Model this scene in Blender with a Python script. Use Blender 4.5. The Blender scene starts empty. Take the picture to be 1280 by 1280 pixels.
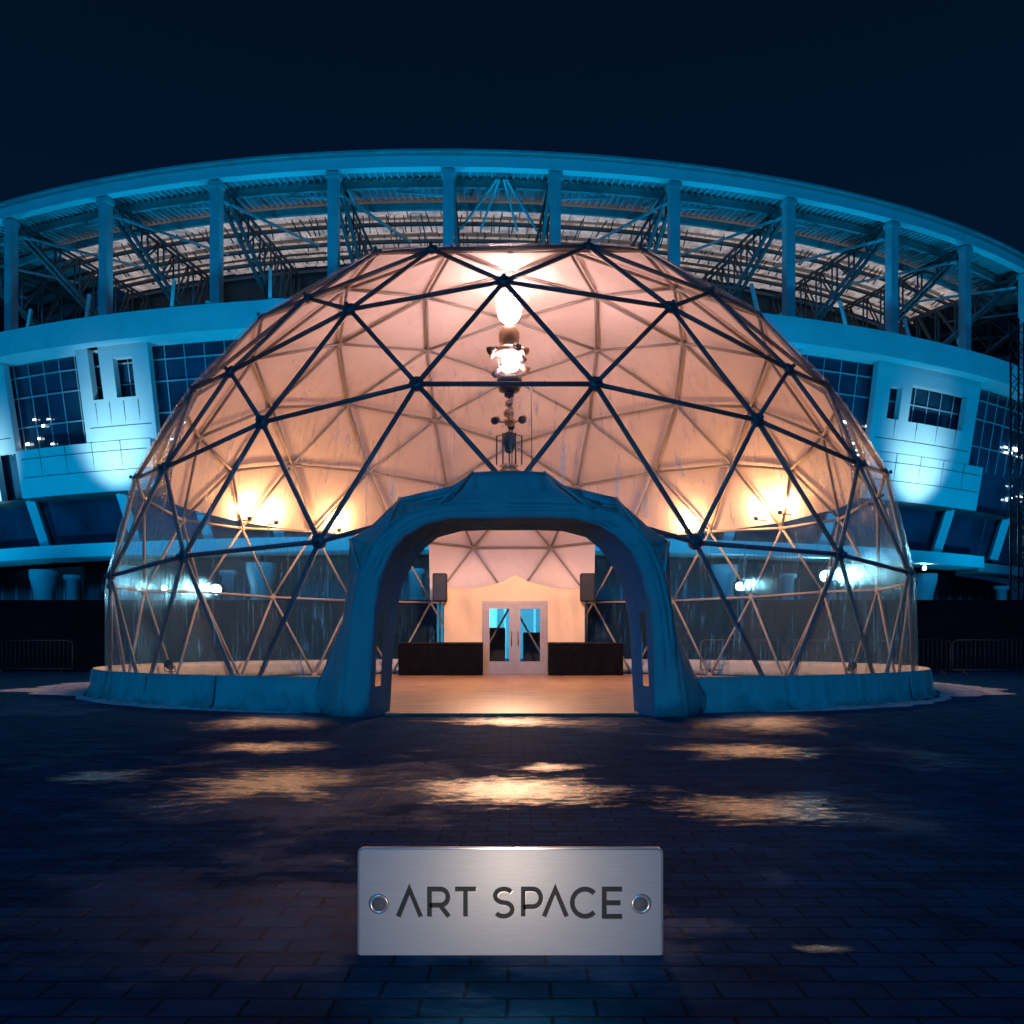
import bpy, bmesh, math, random, itertools
from mathutils import Vector, Matrix, noise
random.seed(7)
PI = math.pi
scene = bpy.context.scene
COL = scene.collection
# ------------------------------------------------------------------ camera
F = 1068.0            # focal length in photo pixels
CAMY, EYE = -18.4, 0.82
HOR = 808.0
cd = bpy.data.cameras.new('camera')
cd.sensor_width = 36; cd.lens = 36 * F / 1280; cd.shift_y = (HOR - 640) / 1280
cd.clip_start = 0.05; cd.clip_end = 1500
cam = bpy.data.objects.new('camera', cd); COL.objects.link(cam)
cam.location = (0, CAMY, EYE); cam.rotation_euler = (math.radians(90), 0, 0)
scene.camera = cam
# ------------------------------------------------------------------ world (night sky)
w = bpy.data.worlds.new('World'); scene.world = w; w.use_nodes = True
nt = w.node_tree; nt.nodes.clear()
wo = nt.nodes.new('ShaderNodeOutputWorld'); bg = nt.nodes.new('ShaderNodeBackground')
tc = nt.nodes.new('ShaderNodeTexCoord'); sp = nt.nodes.new('ShaderNodeSeparateXYZ'); cr = nt.nodes.new('ShaderNodeValToRGB')
nt.links.new(tc.outputs['Generated'], sp.inputs[0]); nt.links.new(sp.outputs['Z'], cr.inputs[0])
cr.color_ramp.elements[0].position = 0.0; cr.color_ramp.elements[0].color = (0.0012, 0.011, 0.034, 1)
cr.color_ramp.elements[1].position = 0.75; cr.color_ramp.elements[1].color = (0.0006, 0.0035, 0.0115, 1)
nt.links.new(cr.outputs[0], bg.inputs[0]); bg.inputs[1].default_value = 1.0
nt.links.new(bg.outputs[0], wo.inputs[0])
# ------------------------------------------------------------------ blue floodlight wash standing in for the night's low "sun"
sd = bpy.data.lights.new('sun', 'SUN'); sd.energy = 0.84; sd.angle = math.radians(9); sd.color = (0.0, 0.38, 1.0)
sun = bpy.data.objects.new('sun', sd); COL.objects.link(sun)
el, az = math.radians(17), math.radians(-10)      # shines from behind the camera, slightly left
d = Vector((-math.sin(az) * math.cos(el), math.cos(az) * math.cos(el), -math.sin(el)))
sun.rotation_euler = d.to_track_quat('-Z', 'Y').to_euler()
# ------------------------------------------------------------------ view
vs = scene.view_settings
scene.display_settings.display_device = 'sRGB'
vs.view_transform = 'Standard'; vs.look = 'None'; vs.exposure = 0; vs.gamma = 1; vs.use_curve_mapping = False
cy = scene.cycles
cy.max_bounces = 10; cy.diffuse_bounces = 3; cy.glossy_bounces = 3; cy.transmission_bounces = 4; cy.transparent_max_bounces = 24
cy.sample_clamp_indirect = 3.0; cy.use_denoising = True; cy.caustics_reflective = False; cy.caustics_refractive = False

# ================================================================== helpers
def spot(name, loc, target, power, color, size=1.0, blend=0.5, radius=0.3):
    l = bpy.data.lights.new(name, 'SPOT'); l.energy = power; l.color = color
    l.spot_size = size; l.spot_blend = blend; l.shadow_soft_size = radius
    o = bpy.data.objects.new(name, l); COL.objects.link(o); o.location = loc
    o.rotation_euler = (Vector(target) - Vector(loc)).to_track_quat('-Z', 'Y').to_euler()
    return o

def px(x, y, Y):       # point of the photograph's pixel at world depth Y
    t = Y - CAMY
    return Vector(((x - 640) / F * t, Y, EYE + (HOR - y) / F * t))

class MB:
    def __init__(s): s.bm = bmesh.new()
    def quad(s, *p):
        return s.bm.faces.new([s.bm.verts.new(q) for q in p])
    def box(s, c, size, rot=None):
        m = rot or Matrix()
        hx, hy, hz = [v / 2 for v in size]
        vs_ = [s.bm.verts.new(Vector(c) + (m @ Vector((a * hx, b * hy, e * hz)))) for a in (-1, 1) for b in (-1, 1) for e in (-1, 1)]
        for f in ((0, 1, 3, 2), (4, 6, 7, 5), (0, 4, 5, 1), (2, 3, 7, 6), (0, 2, 6, 4), (1, 5, 7, 3)):
            s.bm.faces.new([vs_[i] for i in f])
        return s
    def bar(s, a, b, wd, dp, up=(0, 0, 1)):    # box beam from a to b
        a, b = Vector(a), Vector(b); z = (b - a).normalized(); u = Vector(up)
        if abs(z.dot(u)) > .98: u = Vector((0, 1, 0))
        x = u.cross(z).normalized(); y = z.cross(x)
        r = [[s.bm.verts.new(p + x * i * wd / 2 + y * j * dp / 2) for i, j in ((-1, -1), (1, -1), (1, 1), (-1, 1))] for p in (a, b)]
        for k in range(4): s.bm.faces.new([r[0][k], r[0][(k + 1) % 4], r[1][(k + 1) % 4], r[1][k]])
        s.bm.faces.new(r[0][::-1]); s.bm.faces.new(r[1]); return s
    def tube(s, a, b, r0, r1=None, n=8):
        a, b = Vector(a), Vector(b); r1 = r0 if r1 is None else r1
        z = (b - a).normalized(); u = Vector((0, 0, 1)) if abs(z.z) < .95 else Vector((1, 0, 0))
        x = u.cross(z).normalized(); y = z.cross(x)
        ring = [[s.bm.verts.new(p + (x * math.cos(t) + y * math.sin(t)) * r) for t in [2 * PI * k / n for k in range(n)]] for p, r in ((a, r0), (b, r1))]
        for k in range(n):
            f = s.bm.faces.new([ring[0][k], ring[0][(k + 1) % n], ring[1][(k + 1) % n], ring[1][k]]); f.smooth = True
        s.bm.faces.new(ring[0][::-1]); s.bm.faces.new(ring[1]); return s
    def path(s, pts, r, n=8):
        for a, b in zip(pts, pts[1:]): s.tube(a, b, r, r, n)
        return s
    def ball(s, c, r, sx=1, sy=1, sz=1, seg=14):
        bmesh.ops.create_uvsphere(s.bm, u_segments=seg, v_segments=max(6, seg // 2 + 1), radius=r,
                                  matrix=Matrix.Translation(c) @ Matrix.Diagonal((sx, sy, sz, 1)))
        return s
    def lathe(s, c, prof, n=20, ax=None):    # prof: (r, z) ; ax: optional rotation matrix
        m = ax or Matrix.Identity(3); c = Vector(c)
        rings = [[s.bm.verts.new(c + m @ Vector((r * math.cos(t), r * math.sin(t), z))) for t in [2 * PI * k / n for k in range(n)]] for r, z in prof]
        for A, B in zip(rings, rings[1:]):
            for k in range(n):
                f = s.bm.faces.new([A[k], A[(k + 1) % n], B[(k + 1) % n], B[k]]); f.smooth = True
        return s
    def build(s, name, mat, parent=None, smooth=False):
        me = bpy.data.meshes.new(name)
        if smooth:
            for f in s.bm.faces: f.smooth = True
        bmesh.ops.recalc_face_normals(s.bm, faces=s.bm.faces[:])
        s.bm.to_mesh(me); s.bm.free()
        me.materials.append(mat)
        o = bpy.data.objects.new(name, me); COL.objects.link(o)
        if parent:
            o.parent = parent
            b, p = Matrix(), parent
            o.matrix_parent_inverse = Matrix.Translation(WL(parent)).inverted()
        return o
LOCS = {}
def WL(o): return LOCS.get(o.name, Vector((0, 0, 0)))
def thing(name, label, cat, loc=(0, 0, 0), group=None):
    o = bpy.data.objects.new(name, None); COL.objects.link(o); o.empty_display_size = .3
    o.location = loc; LOCS[o.name] = Vector(loc)
    o['label'] = label; o['category'] = cat
    if group: o['group'] = group
    return o
def tag(o, label, cat, group=None):
    o['label'] = label; o['category'] = cat
    if group: o['group'] = group
    return o
def copy_tree(o, parent=None):
    c = o.copy(); COL.objects.link(c)
    if parent: c.parent = parent
    for ch in list(o.children): copy_tree(ch, c)
    return c

# ------------------------------------------------------------------ materials
def nmat(name):
    m = bpy.data.materials.new(name); m.use_nodes = True
    return m, m.node_tree, m.node_tree.nodes['Principled BSDF']
def mat(name, col, rough=.6, metal=0, var=.15, scale=6, bump=0, bscale=20, stretch=(1, 1, 1), spec=.5, emit=None, es=0, sheen=0):
    m, t, p = nmat(name)
    p.inputs['Roughness'].default_value = rough; p.inputs['Metallic'].default_value = metal
    p.inputs['Specular IOR Level'].default_value = spec
    c = t.nodes.new('ShaderNodeTexCoord'); mp = t.nodes.new('ShaderNodeMapping'); mp.inputs['Scale'].default_value = stretch
    t.links.new(c.outputs['Object'], mp.inputs[0])
    n = t.nodes.new('ShaderNodeTexNoise'); n.inputs['Scale'].default_value = scale; n.inputs['Detail'].default_value = 6
    t.links.new(mp.outputs[0], n.inputs['Vector'])
    r = t.nodes.new('ShaderNodeValToRGB')
    r.color_ramp.elements[0].position = .3; r.color_ramp.elements[1].position = .7
    r.color_ramp.elements[0].color = tuple(v * (1 - var) for v in col) + (1,)
    r.color_ramp.elements[1].color = tuple(min(1, v * (1 + var)) for v in col) + (1,)
    t.links.new(n.outputs['Fac'], r.inputs[0]); t.links.new(r.outputs[0], p.inputs['Base Color'])
    if bump:
        n2 = t.nodes.new('ShaderNodeTexNoise'); n2.inputs['Scale'].default_value = bscale; n2.inputs['Detail'].default_value = 4
        t.links.new(mp.outputs[0], n2.inputs['Vector'])
        b = t.nodes.new('ShaderNodeBump'); b.inputs['Strength'].default_value = bump; b.inputs['Distance'].default_value = .1
        t.links.new(n2.outputs['Fac'], b.inputs['Height']); t.links.new(b.outputs[0], p.inputs['Normal'])
    if emit:
        p.inputs['Emission Color'].default_value = (*emit, 1); p.inputs['Emission Strength'].default_value = es
    return m
M = {}
M['strut'] = mat('strut_steel_shaded', (.13, .13, .14), .5, .1, .15, 9)  # front struts, darkened for the shade on their outer side
M['strut_lit'] = mat('strut_steel_lit', (.27, .25, .25), .6, 0, .1, 9, spec=.2)  # same steel at the rear, lightened for the warm inside light
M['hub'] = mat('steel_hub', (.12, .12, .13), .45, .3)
M['canvas'] = mat('white_canvas', (.47, .48, .49), .75, 0, .10, 2.5, .9, 3.0, (1, 1, .35))
M['skirt'] = mat('skirt_canvas', (.54, .54, .54), .7, 0, .10, 2.0, .9, 2.6, (1, 1, .4))
M['warm_lit_cloth'] = mat('vestibule_cloth_warm_lit', (.80, .60, .42), .75, 0, .06, 2.0, .5, 2.4, (1, 1, .3))  # warm lamp light put into the vestibule cloth colour
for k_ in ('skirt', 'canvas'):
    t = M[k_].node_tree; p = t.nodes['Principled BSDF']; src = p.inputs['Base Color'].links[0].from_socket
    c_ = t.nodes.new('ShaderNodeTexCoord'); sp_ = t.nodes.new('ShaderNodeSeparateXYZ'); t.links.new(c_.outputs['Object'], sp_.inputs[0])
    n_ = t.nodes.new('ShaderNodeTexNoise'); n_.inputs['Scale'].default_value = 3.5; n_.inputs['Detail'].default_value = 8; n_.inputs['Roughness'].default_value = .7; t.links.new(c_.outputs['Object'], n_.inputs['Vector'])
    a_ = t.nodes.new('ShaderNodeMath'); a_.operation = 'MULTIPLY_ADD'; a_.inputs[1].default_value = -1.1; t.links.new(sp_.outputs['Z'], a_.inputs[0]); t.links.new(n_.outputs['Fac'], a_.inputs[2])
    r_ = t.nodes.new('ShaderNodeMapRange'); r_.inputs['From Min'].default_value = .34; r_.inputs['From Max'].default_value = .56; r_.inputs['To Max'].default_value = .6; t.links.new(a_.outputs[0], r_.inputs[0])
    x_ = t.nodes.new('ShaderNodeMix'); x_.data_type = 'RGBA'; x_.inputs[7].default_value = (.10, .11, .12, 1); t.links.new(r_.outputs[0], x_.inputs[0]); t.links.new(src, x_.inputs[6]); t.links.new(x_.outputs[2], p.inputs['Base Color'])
M['lining'] = mat('lining_blue_lit', (.07, .30, .48), .8, 0, .1, 2.5, .6, 3.0, (1, 1, .35))  # blue light on the porch lining put into its colour
M['dark_metal'] = mat('dark_metal', (.03, .03, .035), .4, .5)
M['black_cloth'] = mat('black_cloth', (.004, .004, .007), .95, 0, .3, 4, .5, 6, spec=.08)
M['black'] = mat('black_plastic', (.012, .013, .018), .6, 0, .2, spec=.25)
M['paint_white'] = mat('white_cladding', (.62, .63, .64), .45, 0, .05, .6)
M['ledge'] = mat('white_concrete_ledge', (.72, .73, .74), .7, 0, .08, .5, .1, 6)
M['steel_paint'] = mat('painted_steel', (.42, .44, .46), .5, 0, .15, 1.2)
M['beam_dark'] = mat('grey_roof_steel', (.09, .10, .11), .55, .2, .2, 2)
M['wall_dark'] = mat('dark_stand_wall', (.05, .055, .06), .8, 0, .4, .35, .2, 2)
M['joint'] = mat('panel_joint', (.12, .13, .14), .8)
M['door_frame'] = mat('grey_aluminium_frame', (.33, .28, .28), .4, .3, .08)
M['hoarding'] = mat('black_hoarding', (.004, .006, .010), .9, 0, .3, .7, .15, 4, spec=.1)
M['barrier'] = mat('galvanised_barrier', (.05, .05, .06), .5, .3)
M['brass'] = mat('warm_brass', (.55, .42, .30), .3, .8)
M['case'] = mat('flight_case_black', (.02, .022, .03), .5, 0, .2)
M['wet_metal'] = mat('pale_metal_pod', (.6, .6, .62), .35, .4)

def emat(name, col, s):
    m, t, p = nmat(name); p.inputs['Base Color'].default_value = (*col, 1)
    p.inputs['Emission Color'].default_value = (*col, 1); p.inputs['Emission Strength'].default_value = s
    return m
M['globe'] = emat('warm_lamp_globe', (1, .62, .52), 95)
M['globe_small'] = emat('warm_lamp', (1, .62, .58), 430)
M['wash'] = emat('wash_light_lens', (1, .47, .17), 390)
M['flood_lens'] = emat('cool_floodlight_lens', (.30, .80, 1), 380)
M['tiny'] = emat('glazing_glint_glow', (.75, .9, 1), 6)  # glow standing in for reflections in the stadium glass

# clear PVC: thin film, sees through, glints, streaked with condensation; blue haze and streaks of light painted in
def clear_mat():
    m = bpy.data.materials.new('clear_pvc'); m.use_nodes = True; t = m.node_tree; t.nodes.clear()
    N = t.nodes.new; L = t.links.new
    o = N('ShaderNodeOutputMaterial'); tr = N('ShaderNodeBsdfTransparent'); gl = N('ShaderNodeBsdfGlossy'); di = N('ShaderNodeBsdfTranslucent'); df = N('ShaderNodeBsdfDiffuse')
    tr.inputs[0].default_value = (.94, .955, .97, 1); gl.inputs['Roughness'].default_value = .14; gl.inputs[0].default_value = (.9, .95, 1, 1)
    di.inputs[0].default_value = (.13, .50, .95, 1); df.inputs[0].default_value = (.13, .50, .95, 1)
    c = N('ShaderNodeTexCoord'); mp = N('ShaderNodeMapping'); mp.inputs['Scale'].default_value = (3.2, 3.2, .16)
    L(c.outputs['Object'], mp.inputs[0])
    n = N('ShaderNodeTexNoise'); n.inputs['Scale'].default_value = 2.2; n.inputs['Detail'].default_value = 7; n.inputs['Roughness'].default_value = .62
    L(mp.outputs[0], n.inputs['Vector'])
    mp2 = N('ShaderNodeMapping'); mp2.inputs['Scale'].default_value = (1, 1, .3); L(c.outputs['Object'], mp2.inputs[0])
    n2 = N('ShaderNodeTexNoise'); n2.inputs['Scale'].default_value = 1.6; n2.inputs['Detail'].default_value = 3; L(mp2.outputs[0], n2.inputs['Vector'])
    b = N('ShaderNodeBump'); b.inputs['Strength'].default_value = .35; b.inputs['Distance'].default_value = .12
    L(n.outputs['Fac'], b.inputs['Height']); L(b.outputs[0], gl.inputs['Normal'])
    fr = N('ShaderNodeFresnel'); fr.inputs[0].default_value = 1.45; L(b.outputs[0], fr.inputs['Normal'])
    r = N('ShaderNodeValToRGB'); r.color_ramp.elements[0].position = .54; r.color_ramp.elements[0].color = (.0, .0, .0, 1)
    r.color_ramp.elements[1].position = .78; r.color_ramp.elements[1].color = (.75, .75, .75, 1)
    mlt = N('ShaderNodeMath'); mlt.operation = 'MULTIPLY'; mlt.inputs[1].default_value = .11
    L(n.outputs['Fac'], r.inputs[0])
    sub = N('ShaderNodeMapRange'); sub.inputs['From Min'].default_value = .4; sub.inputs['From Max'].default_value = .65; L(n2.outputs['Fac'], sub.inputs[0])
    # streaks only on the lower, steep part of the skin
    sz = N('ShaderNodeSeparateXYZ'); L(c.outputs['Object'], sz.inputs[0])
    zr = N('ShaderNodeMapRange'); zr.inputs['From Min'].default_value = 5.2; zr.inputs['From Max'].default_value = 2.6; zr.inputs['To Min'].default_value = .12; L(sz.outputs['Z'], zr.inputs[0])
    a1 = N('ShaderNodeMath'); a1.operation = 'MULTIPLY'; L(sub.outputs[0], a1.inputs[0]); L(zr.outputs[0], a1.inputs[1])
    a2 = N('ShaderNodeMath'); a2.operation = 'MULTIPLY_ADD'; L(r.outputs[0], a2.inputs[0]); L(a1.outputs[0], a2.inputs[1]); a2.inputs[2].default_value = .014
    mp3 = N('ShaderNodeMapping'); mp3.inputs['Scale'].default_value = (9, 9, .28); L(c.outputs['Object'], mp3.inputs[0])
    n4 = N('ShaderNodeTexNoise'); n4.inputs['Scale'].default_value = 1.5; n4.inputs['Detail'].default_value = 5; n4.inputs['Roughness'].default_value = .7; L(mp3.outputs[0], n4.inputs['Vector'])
    r4 = N('ShaderNodeMapRange'); r4.inputs['From Min'].default_value = .57; r4.inputs['From Max'].default_value = .72; r4.inputs['To Max'].default_value = .62; L(n4.outputs['Fac'], r4.inputs[0])  # thin streaks of light painted as film
    h4 = N('ShaderNodeMath'); h4.operation = 'ADD'; L(r4.outputs[0], h4.inputs[0]); h4.inputs[1].default_value = .07  # constant blue haze painted into the film
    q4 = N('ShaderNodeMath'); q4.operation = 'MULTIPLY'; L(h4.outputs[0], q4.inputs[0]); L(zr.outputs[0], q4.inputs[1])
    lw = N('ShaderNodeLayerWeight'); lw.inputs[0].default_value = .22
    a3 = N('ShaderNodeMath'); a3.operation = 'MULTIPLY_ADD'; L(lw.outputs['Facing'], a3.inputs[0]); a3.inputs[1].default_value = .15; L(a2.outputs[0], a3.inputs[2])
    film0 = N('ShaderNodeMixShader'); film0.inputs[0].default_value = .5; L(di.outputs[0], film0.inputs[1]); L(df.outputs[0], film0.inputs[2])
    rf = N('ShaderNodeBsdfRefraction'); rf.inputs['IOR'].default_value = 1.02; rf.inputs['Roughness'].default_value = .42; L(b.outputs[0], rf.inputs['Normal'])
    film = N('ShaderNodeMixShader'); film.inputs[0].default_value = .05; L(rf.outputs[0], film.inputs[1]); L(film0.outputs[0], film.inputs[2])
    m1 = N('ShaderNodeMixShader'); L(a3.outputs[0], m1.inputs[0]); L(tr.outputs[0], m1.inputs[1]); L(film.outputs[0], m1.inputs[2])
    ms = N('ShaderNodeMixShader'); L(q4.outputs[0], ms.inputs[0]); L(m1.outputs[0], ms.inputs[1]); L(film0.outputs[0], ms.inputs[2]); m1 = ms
    L(fr.outputs[0], mlt.inputs[0]); mlt.use_clamp = True
    m2 = N('ShaderNodeMixShader'); L(mlt.outputs[0], m2.inputs[0]); L(m1.outputs[0], m2.inputs[1]); L(gl.outputs[0], m2.inputs[2])
    L(m2.outputs[0], o.inputs[0]); return m
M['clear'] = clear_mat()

def liner_mat():       # white membrane of the rear half; a little light passes through
    m, t, p = nmat('white_membrane'); p.inputs['Roughness'].default_value = .7
    N = t.nodes.new; L = t.links.new
    c = N('ShaderNodeTexCoord'); n = N('ShaderNodeTexNoise'); n.inputs['Scale'].default_value = .9; n.inputs['Detail'].default_value = 6
    L(c.outputs['Object'], n.inputs['Vector'])
    r = N('ShaderNodeValToRGB'); r.color_ramp.elements[0].color = (.63, .55, .57, 1); r.color_ramp.elements[1].color = (.77, .67, .69, 1)
    r.color_ramp.elements[0].position = .3; r.color_ramp.elements[1].position = .7
    L(n.outputs['Fac'], r.inputs[0]); L(r.outputs[0], p.inputs['Base Color'])
    n2 = N('ShaderNodeTexNoise'); n2.inputs['Scale'].default_value = 1.4; n2.inputs['Detail'].default_value = 3; L(c.outputs['Object'], n2.inputs['Vector'])
    b = N('ShaderNodeBump'); b.inputs['Strength'].default_value = .25; b.inputs['Distance'].default_value = .12; L(n2.outputs['Fac'], b.inputs['Height']); L(b.outputs[0], p.inputs['Normal'])
    return m
M['liner'] = liner_mat()

def glass_mat(name, col=(.01, .03, .06), rough=.08):
    return mat(name, col, rough, 0, .6, .25, .08, .6, spec=.8)
M['glass'] = glass_mat('dark_facade_glass', (.015, .05, .085))

def door_glass():
    m = bpy.data.materials.new('door_glass'); m.use_nodes = True; t = m.node_tree; t.nodes.clear()
    N = t.nodes.new; L = t.links.new
    o = N('ShaderNodeOutputMaterial'); tr = N('ShaderNodeBsdfTransparent'); gl = N('ShaderNodeBsdfGlossy'); gl.inputs['Roughness'].default_value = .03
    fr = N('ShaderNodeFresnel'); fr.inputs[0].default_value = 1.5; mx = N('ShaderNodeMixShader'); tr.inputs[0].default_value = (.9, .95, 1, 1)
    L(fr.outputs[0], mx.inputs[0]); L(tr.outputs[0], mx.inputs[1]); L(gl.outputs[0], mx.inputs[2]); L(mx.outputs[0], o.inputs[0]); return m
M['door_glass'] = door_glass()

def ground_mat():
    m, t, p = nmat('wet_dark_paving'); N = t.nodes.new; L = t.links.new
    c = N('ShaderNodeTexCoord')
    def noi(s, d, sc=(1, 1, 1), rgh=.55):
        mp = N('ShaderNodeMapping'); mp.inputs['Scale'].default_value = sc; L(c.outputs['Object'], mp.inputs[0])
        n = N('ShaderNodeTexNoise'); n.inputs['Scale'].default_value = s; n.inputs['Detail'].default_value = d; n.inputs['Roughness'].default_value = rgh
        L(mp.outputs[0], n.inputs['Vector']); return n
    big = noi(.42, 4); mid = noi(4.2, 9, (.6, 1, 1), rgh=.72); fine = noi(34, 6, (.6, 1, 1), rgh=.75)
    br = N('ShaderNodeTexBrick'); br.inputs['Scale'].default_value = 1.0; br.inputs['Brick Width'].default_value = .2; br.inputs['Row Height'].default_value = .1
    br.inputs['Mortar Size'].default_value = .006; br.inputs['Mortar Smooth'].default_value = .4; br.inputs['Color1'].default_value = (1, 1, 1, 1); br.inputs['Color2'].default_value = (.72, .72, .72, 1); br.inputs['Mortar'].default_value = (.2, .2, .2, 1)
    dis = N('ShaderNodeVectorMath'); dis.operation = 'MULTIPLY_ADD'; dis.inputs[1].default_value = (.02, .02, 0); L(mid.outputs['Color'], dis.inputs[0]); L(c.outputs['Object'], dis.inputs[2])
    L(dis.outputs[0], br.inputs['Vector'])
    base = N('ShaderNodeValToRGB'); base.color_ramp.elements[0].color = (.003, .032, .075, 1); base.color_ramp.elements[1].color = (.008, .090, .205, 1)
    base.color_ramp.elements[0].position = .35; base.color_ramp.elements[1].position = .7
    L(mid.outputs['Fac'], base.inputs[0])
    mx = N('ShaderNodeMix'); mx.data_type = 'RGBA'; mx.blend_type = 'MULTIPLY'; mx.inputs[0].default_value = .8
    L(base.outputs[0], mx.inputs[6]); L(br.outputs['Color'], mx.inputs[7]); 
    # wetness: big soft patches broken by mid noise
    ad = N('ShaderNodeMath'); ad.operation = 'MULTIPLY_ADD'; L(mid.outputs['Fac'], ad.inputs[0]); ad.inputs[1].default_value = .42; L(big.outputs['Fac'], ad.inputs[2])
    rr = N('ShaderNodeMapRange'); rr.inputs['From Min'].default_value = .70; rr.inputs['From Max'].default_value = .88
    rr.inputs['To Min'].default_value = .42; rr.inputs['To Max'].default_value = .17; L(ad.outputs[0], rr.inputs[0])
    bh = N('ShaderNodeMath'); bh.operation = 'MULTIPLY_ADD'; L(fine.outputs['Fac'], bh.inputs[0]); bh.inputs[1].default_value = .55; 
    bh2 = N('ShaderNodeMath'); bh2.operation = 'MULTIPLY_ADD'; L(br.outputs['Fac'], bh2.inputs[0]); bh2.inputs[1].default_value = -.5; L(mid.outputs['Fac'], bh2.inputs[2])
    L(bh2.outputs[0], bh.inputs[2])
    b = N('ShaderNodeBump'); b.inputs['Strength'].default_value = .55; b.inputs['Distance'].default_value = .03
    L(bh.outputs[0], b.inputs['Height'])
    # rough stone: diffuse body under a broken water film
    t.nodes.remove(p); out = next(n_ for n_ in t.nodes if n_.type == 'OUTPUT_MATERIAL')
    dfs = N('ShaderNodeBsdfDiffuse'); gls = N('ShaderNodeBsdfGlossy'); gls.inputs[0].default_value = (.72, .80, 1, 1)
    L(mx.outputs[2], dfs.inputs[0]); L(b.outputs[0], dfs.inputs[1]); L(rr.outputs[0], gls.inputs['Roughness']); L(b.outputs[0], gls.inputs['Normal'])
    frs = N('ShaderNodeFresnel'); frs.inputs[0].default_value = 1.33; L(b.outputs[0], frs.inputs['Normal'])
    wt = N('ShaderNodeMapRange'); wt.inputs['From Min'].default_value = .77; wt.inputs['From Max'].default_value = .88
    wt.inputs['To Min'].default_value = .025; wt.inputs['To Max'].default_value = .24; L(ad.outputs[0], wt.inputs[0])
    fm = N('ShaderNodeMath'); fm.operation = 'MULTIPLY'; L(frs.outputs[0], fm.inputs[0]); L(wt.outputs[0], fm.inputs[1])
    mxs = N('ShaderNodeMixShader'); L(fm.outputs[0], mxs.inputs[0]); L(dfs.outputs[0], mxs.inputs[1]); L(gls.outputs[0], mxs.inputs[2]); L(mxs.outputs[0], out.inputs[0])
    return m
M['ground'] = ground_mat()

def glint_glaze_mat():          # glaze tinted warm to imitate lamp reflections: rough, granular, ragged at its edges
    m, t, p = nmat('glint_glaze'); N = t.nodes.new; L = t.links.new
    c = N('ShaderNodeTexCoord'); mp = N('ShaderNodeMapping'); mp.inputs['Scale'].default_value = (.55, 1, 1); L(c.outputs['Object'], mp.inputs[0])
    n = N('ShaderNodeTexNoise'); n.inputs['Scale'].default_value = 22; n.inputs['Detail'].default_value = 8; n.inputs['Roughness'].default_value = .75
    L(mp.outputs[0], n.inputs['Vector'])
    r = N('ShaderNodeValToRGB'); r.color_ramp.elements[0].position = .4; r.color_ramp.elements[0].color = (.03, .03, .035, 1)
    r.color_ramp.elements[1].position = .60; r.color_ramp.elements[1].color = (.50, .40, .32, 1)
    L(n.outputs['Fac'], r.inputs[0]); L(r.outputs[0], p.inputs['Base Color'])
    p.inputs['Roughness'].default_value = .27; p.inputs['Specular IOR Level'].default_value = 1.0
    b = N('ShaderNodeBump'); b.inputs['Strength'].default_value = .5; b.inputs['Distance'].default_value = .010; L(n.outputs['Fac'], b.inputs['Height']); L(b.outputs[0], p.inputs['Normal'])
    n3 = N('ShaderNodeTexNoise'); n3.inputs['Scale'].default_value = 11; n3.inputs['Detail'].default_value = 9; n3.inputs['Roughness'].default_value = .78; L(mp.outputs[0], n3.inputs['Vector'])
    at = N('ShaderNodeAttribute'); at.attribute_name = 'cover'
    ad = N('ShaderNodeMath'); ad.operation = 'MULTIPLY_ADD'; L(at.outputs['Fac'], ad.inputs[0]); ad.inputs[1].default_value = .42; L(n3.outputs['Fac'], ad.inputs[2])
    rr = N('ShaderNodeMapRange'); rr.inputs['From Min'].default_value = .60; rr.inputs['From Max'].default_value = .84; L(ad.outputs[0], rr.inputs[0]); L(rr.outputs[0], p.inputs['Alpha'])
    return m
M['ground_glint'] = glint_glaze_mat()
M['snow'] = mat('trodden_snow', (.62, .62, .66), .7, 0, .25, 7, .8, 9)

def floor_mat():
    m, t, p = nmat('wooden_dance_floor'); N = t.nodes.new; L = t.links.new
    c = N('ShaderNodeTexCoord'); mp = N('ShaderNodeMapping'); mp.inputs['Scale'].default_value = (.6, 3.2, 1); L(c.outputs['Object'], mp.inputs[0])
    n = N('ShaderNodeTexNoise'); n.inputs['Scale'].default_value = 2.2; n.inputs['Detail'].default_value = 7; L(mp.outputs[0], n.inputs['Vector'])
    r = N('ShaderNodeValToRGB'); r.color_ramp.elements[0].position = .35; r.color_ramp.elements[0].color = (.13, .07, .045, 1); r.color_ramp.elements[1].position = .68; r.color_ramp.elements[1].color = (.46, .30, .21, 1)
    L(n.outputs['Fac'], r.inputs[0])
    br = N('ShaderNodeTexBrick'); br.inputs['Scale'].default_value = 1; br.inputs['Brick Width'].default_value = 1.2; br.inputs['Row Height'].default_value = .3; br.inputs['Mortar Size'].default_value = .008
    br.inputs['Color1'].default_value = (1, 1, 1, 1); br.inputs['Color2'].default_value = (.8, .8, .8, 1); br.inputs['Mortar'].default_value = (.15, .15, .15, 1); L(c.outputs['Object'], br.inputs['Vector'])
    mx = N('ShaderNodeMix'); mx.data_type = 'RGBA'; mx.blend_type = 'MULTIPLY'; mx.inputs[0].default_value = .8; L(r.outputs[0], mx.inputs[6]); L(br.outputs['Color'], mx.inputs[7]); L(mx.outputs[2], p.inputs['Base Color'])
    p.inputs['Roughness'].default_value = .38
    b = N('ShaderNodeBump'); b.inputs['Strength'].default_value = .3; b.inputs['Distance'].default_value = .02; L(n.outputs['Fac'], b.inputs['Height']); L(b.outputs[0], p.inputs['Normal'])
    return m
M['floor'] = floor_mat()

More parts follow.
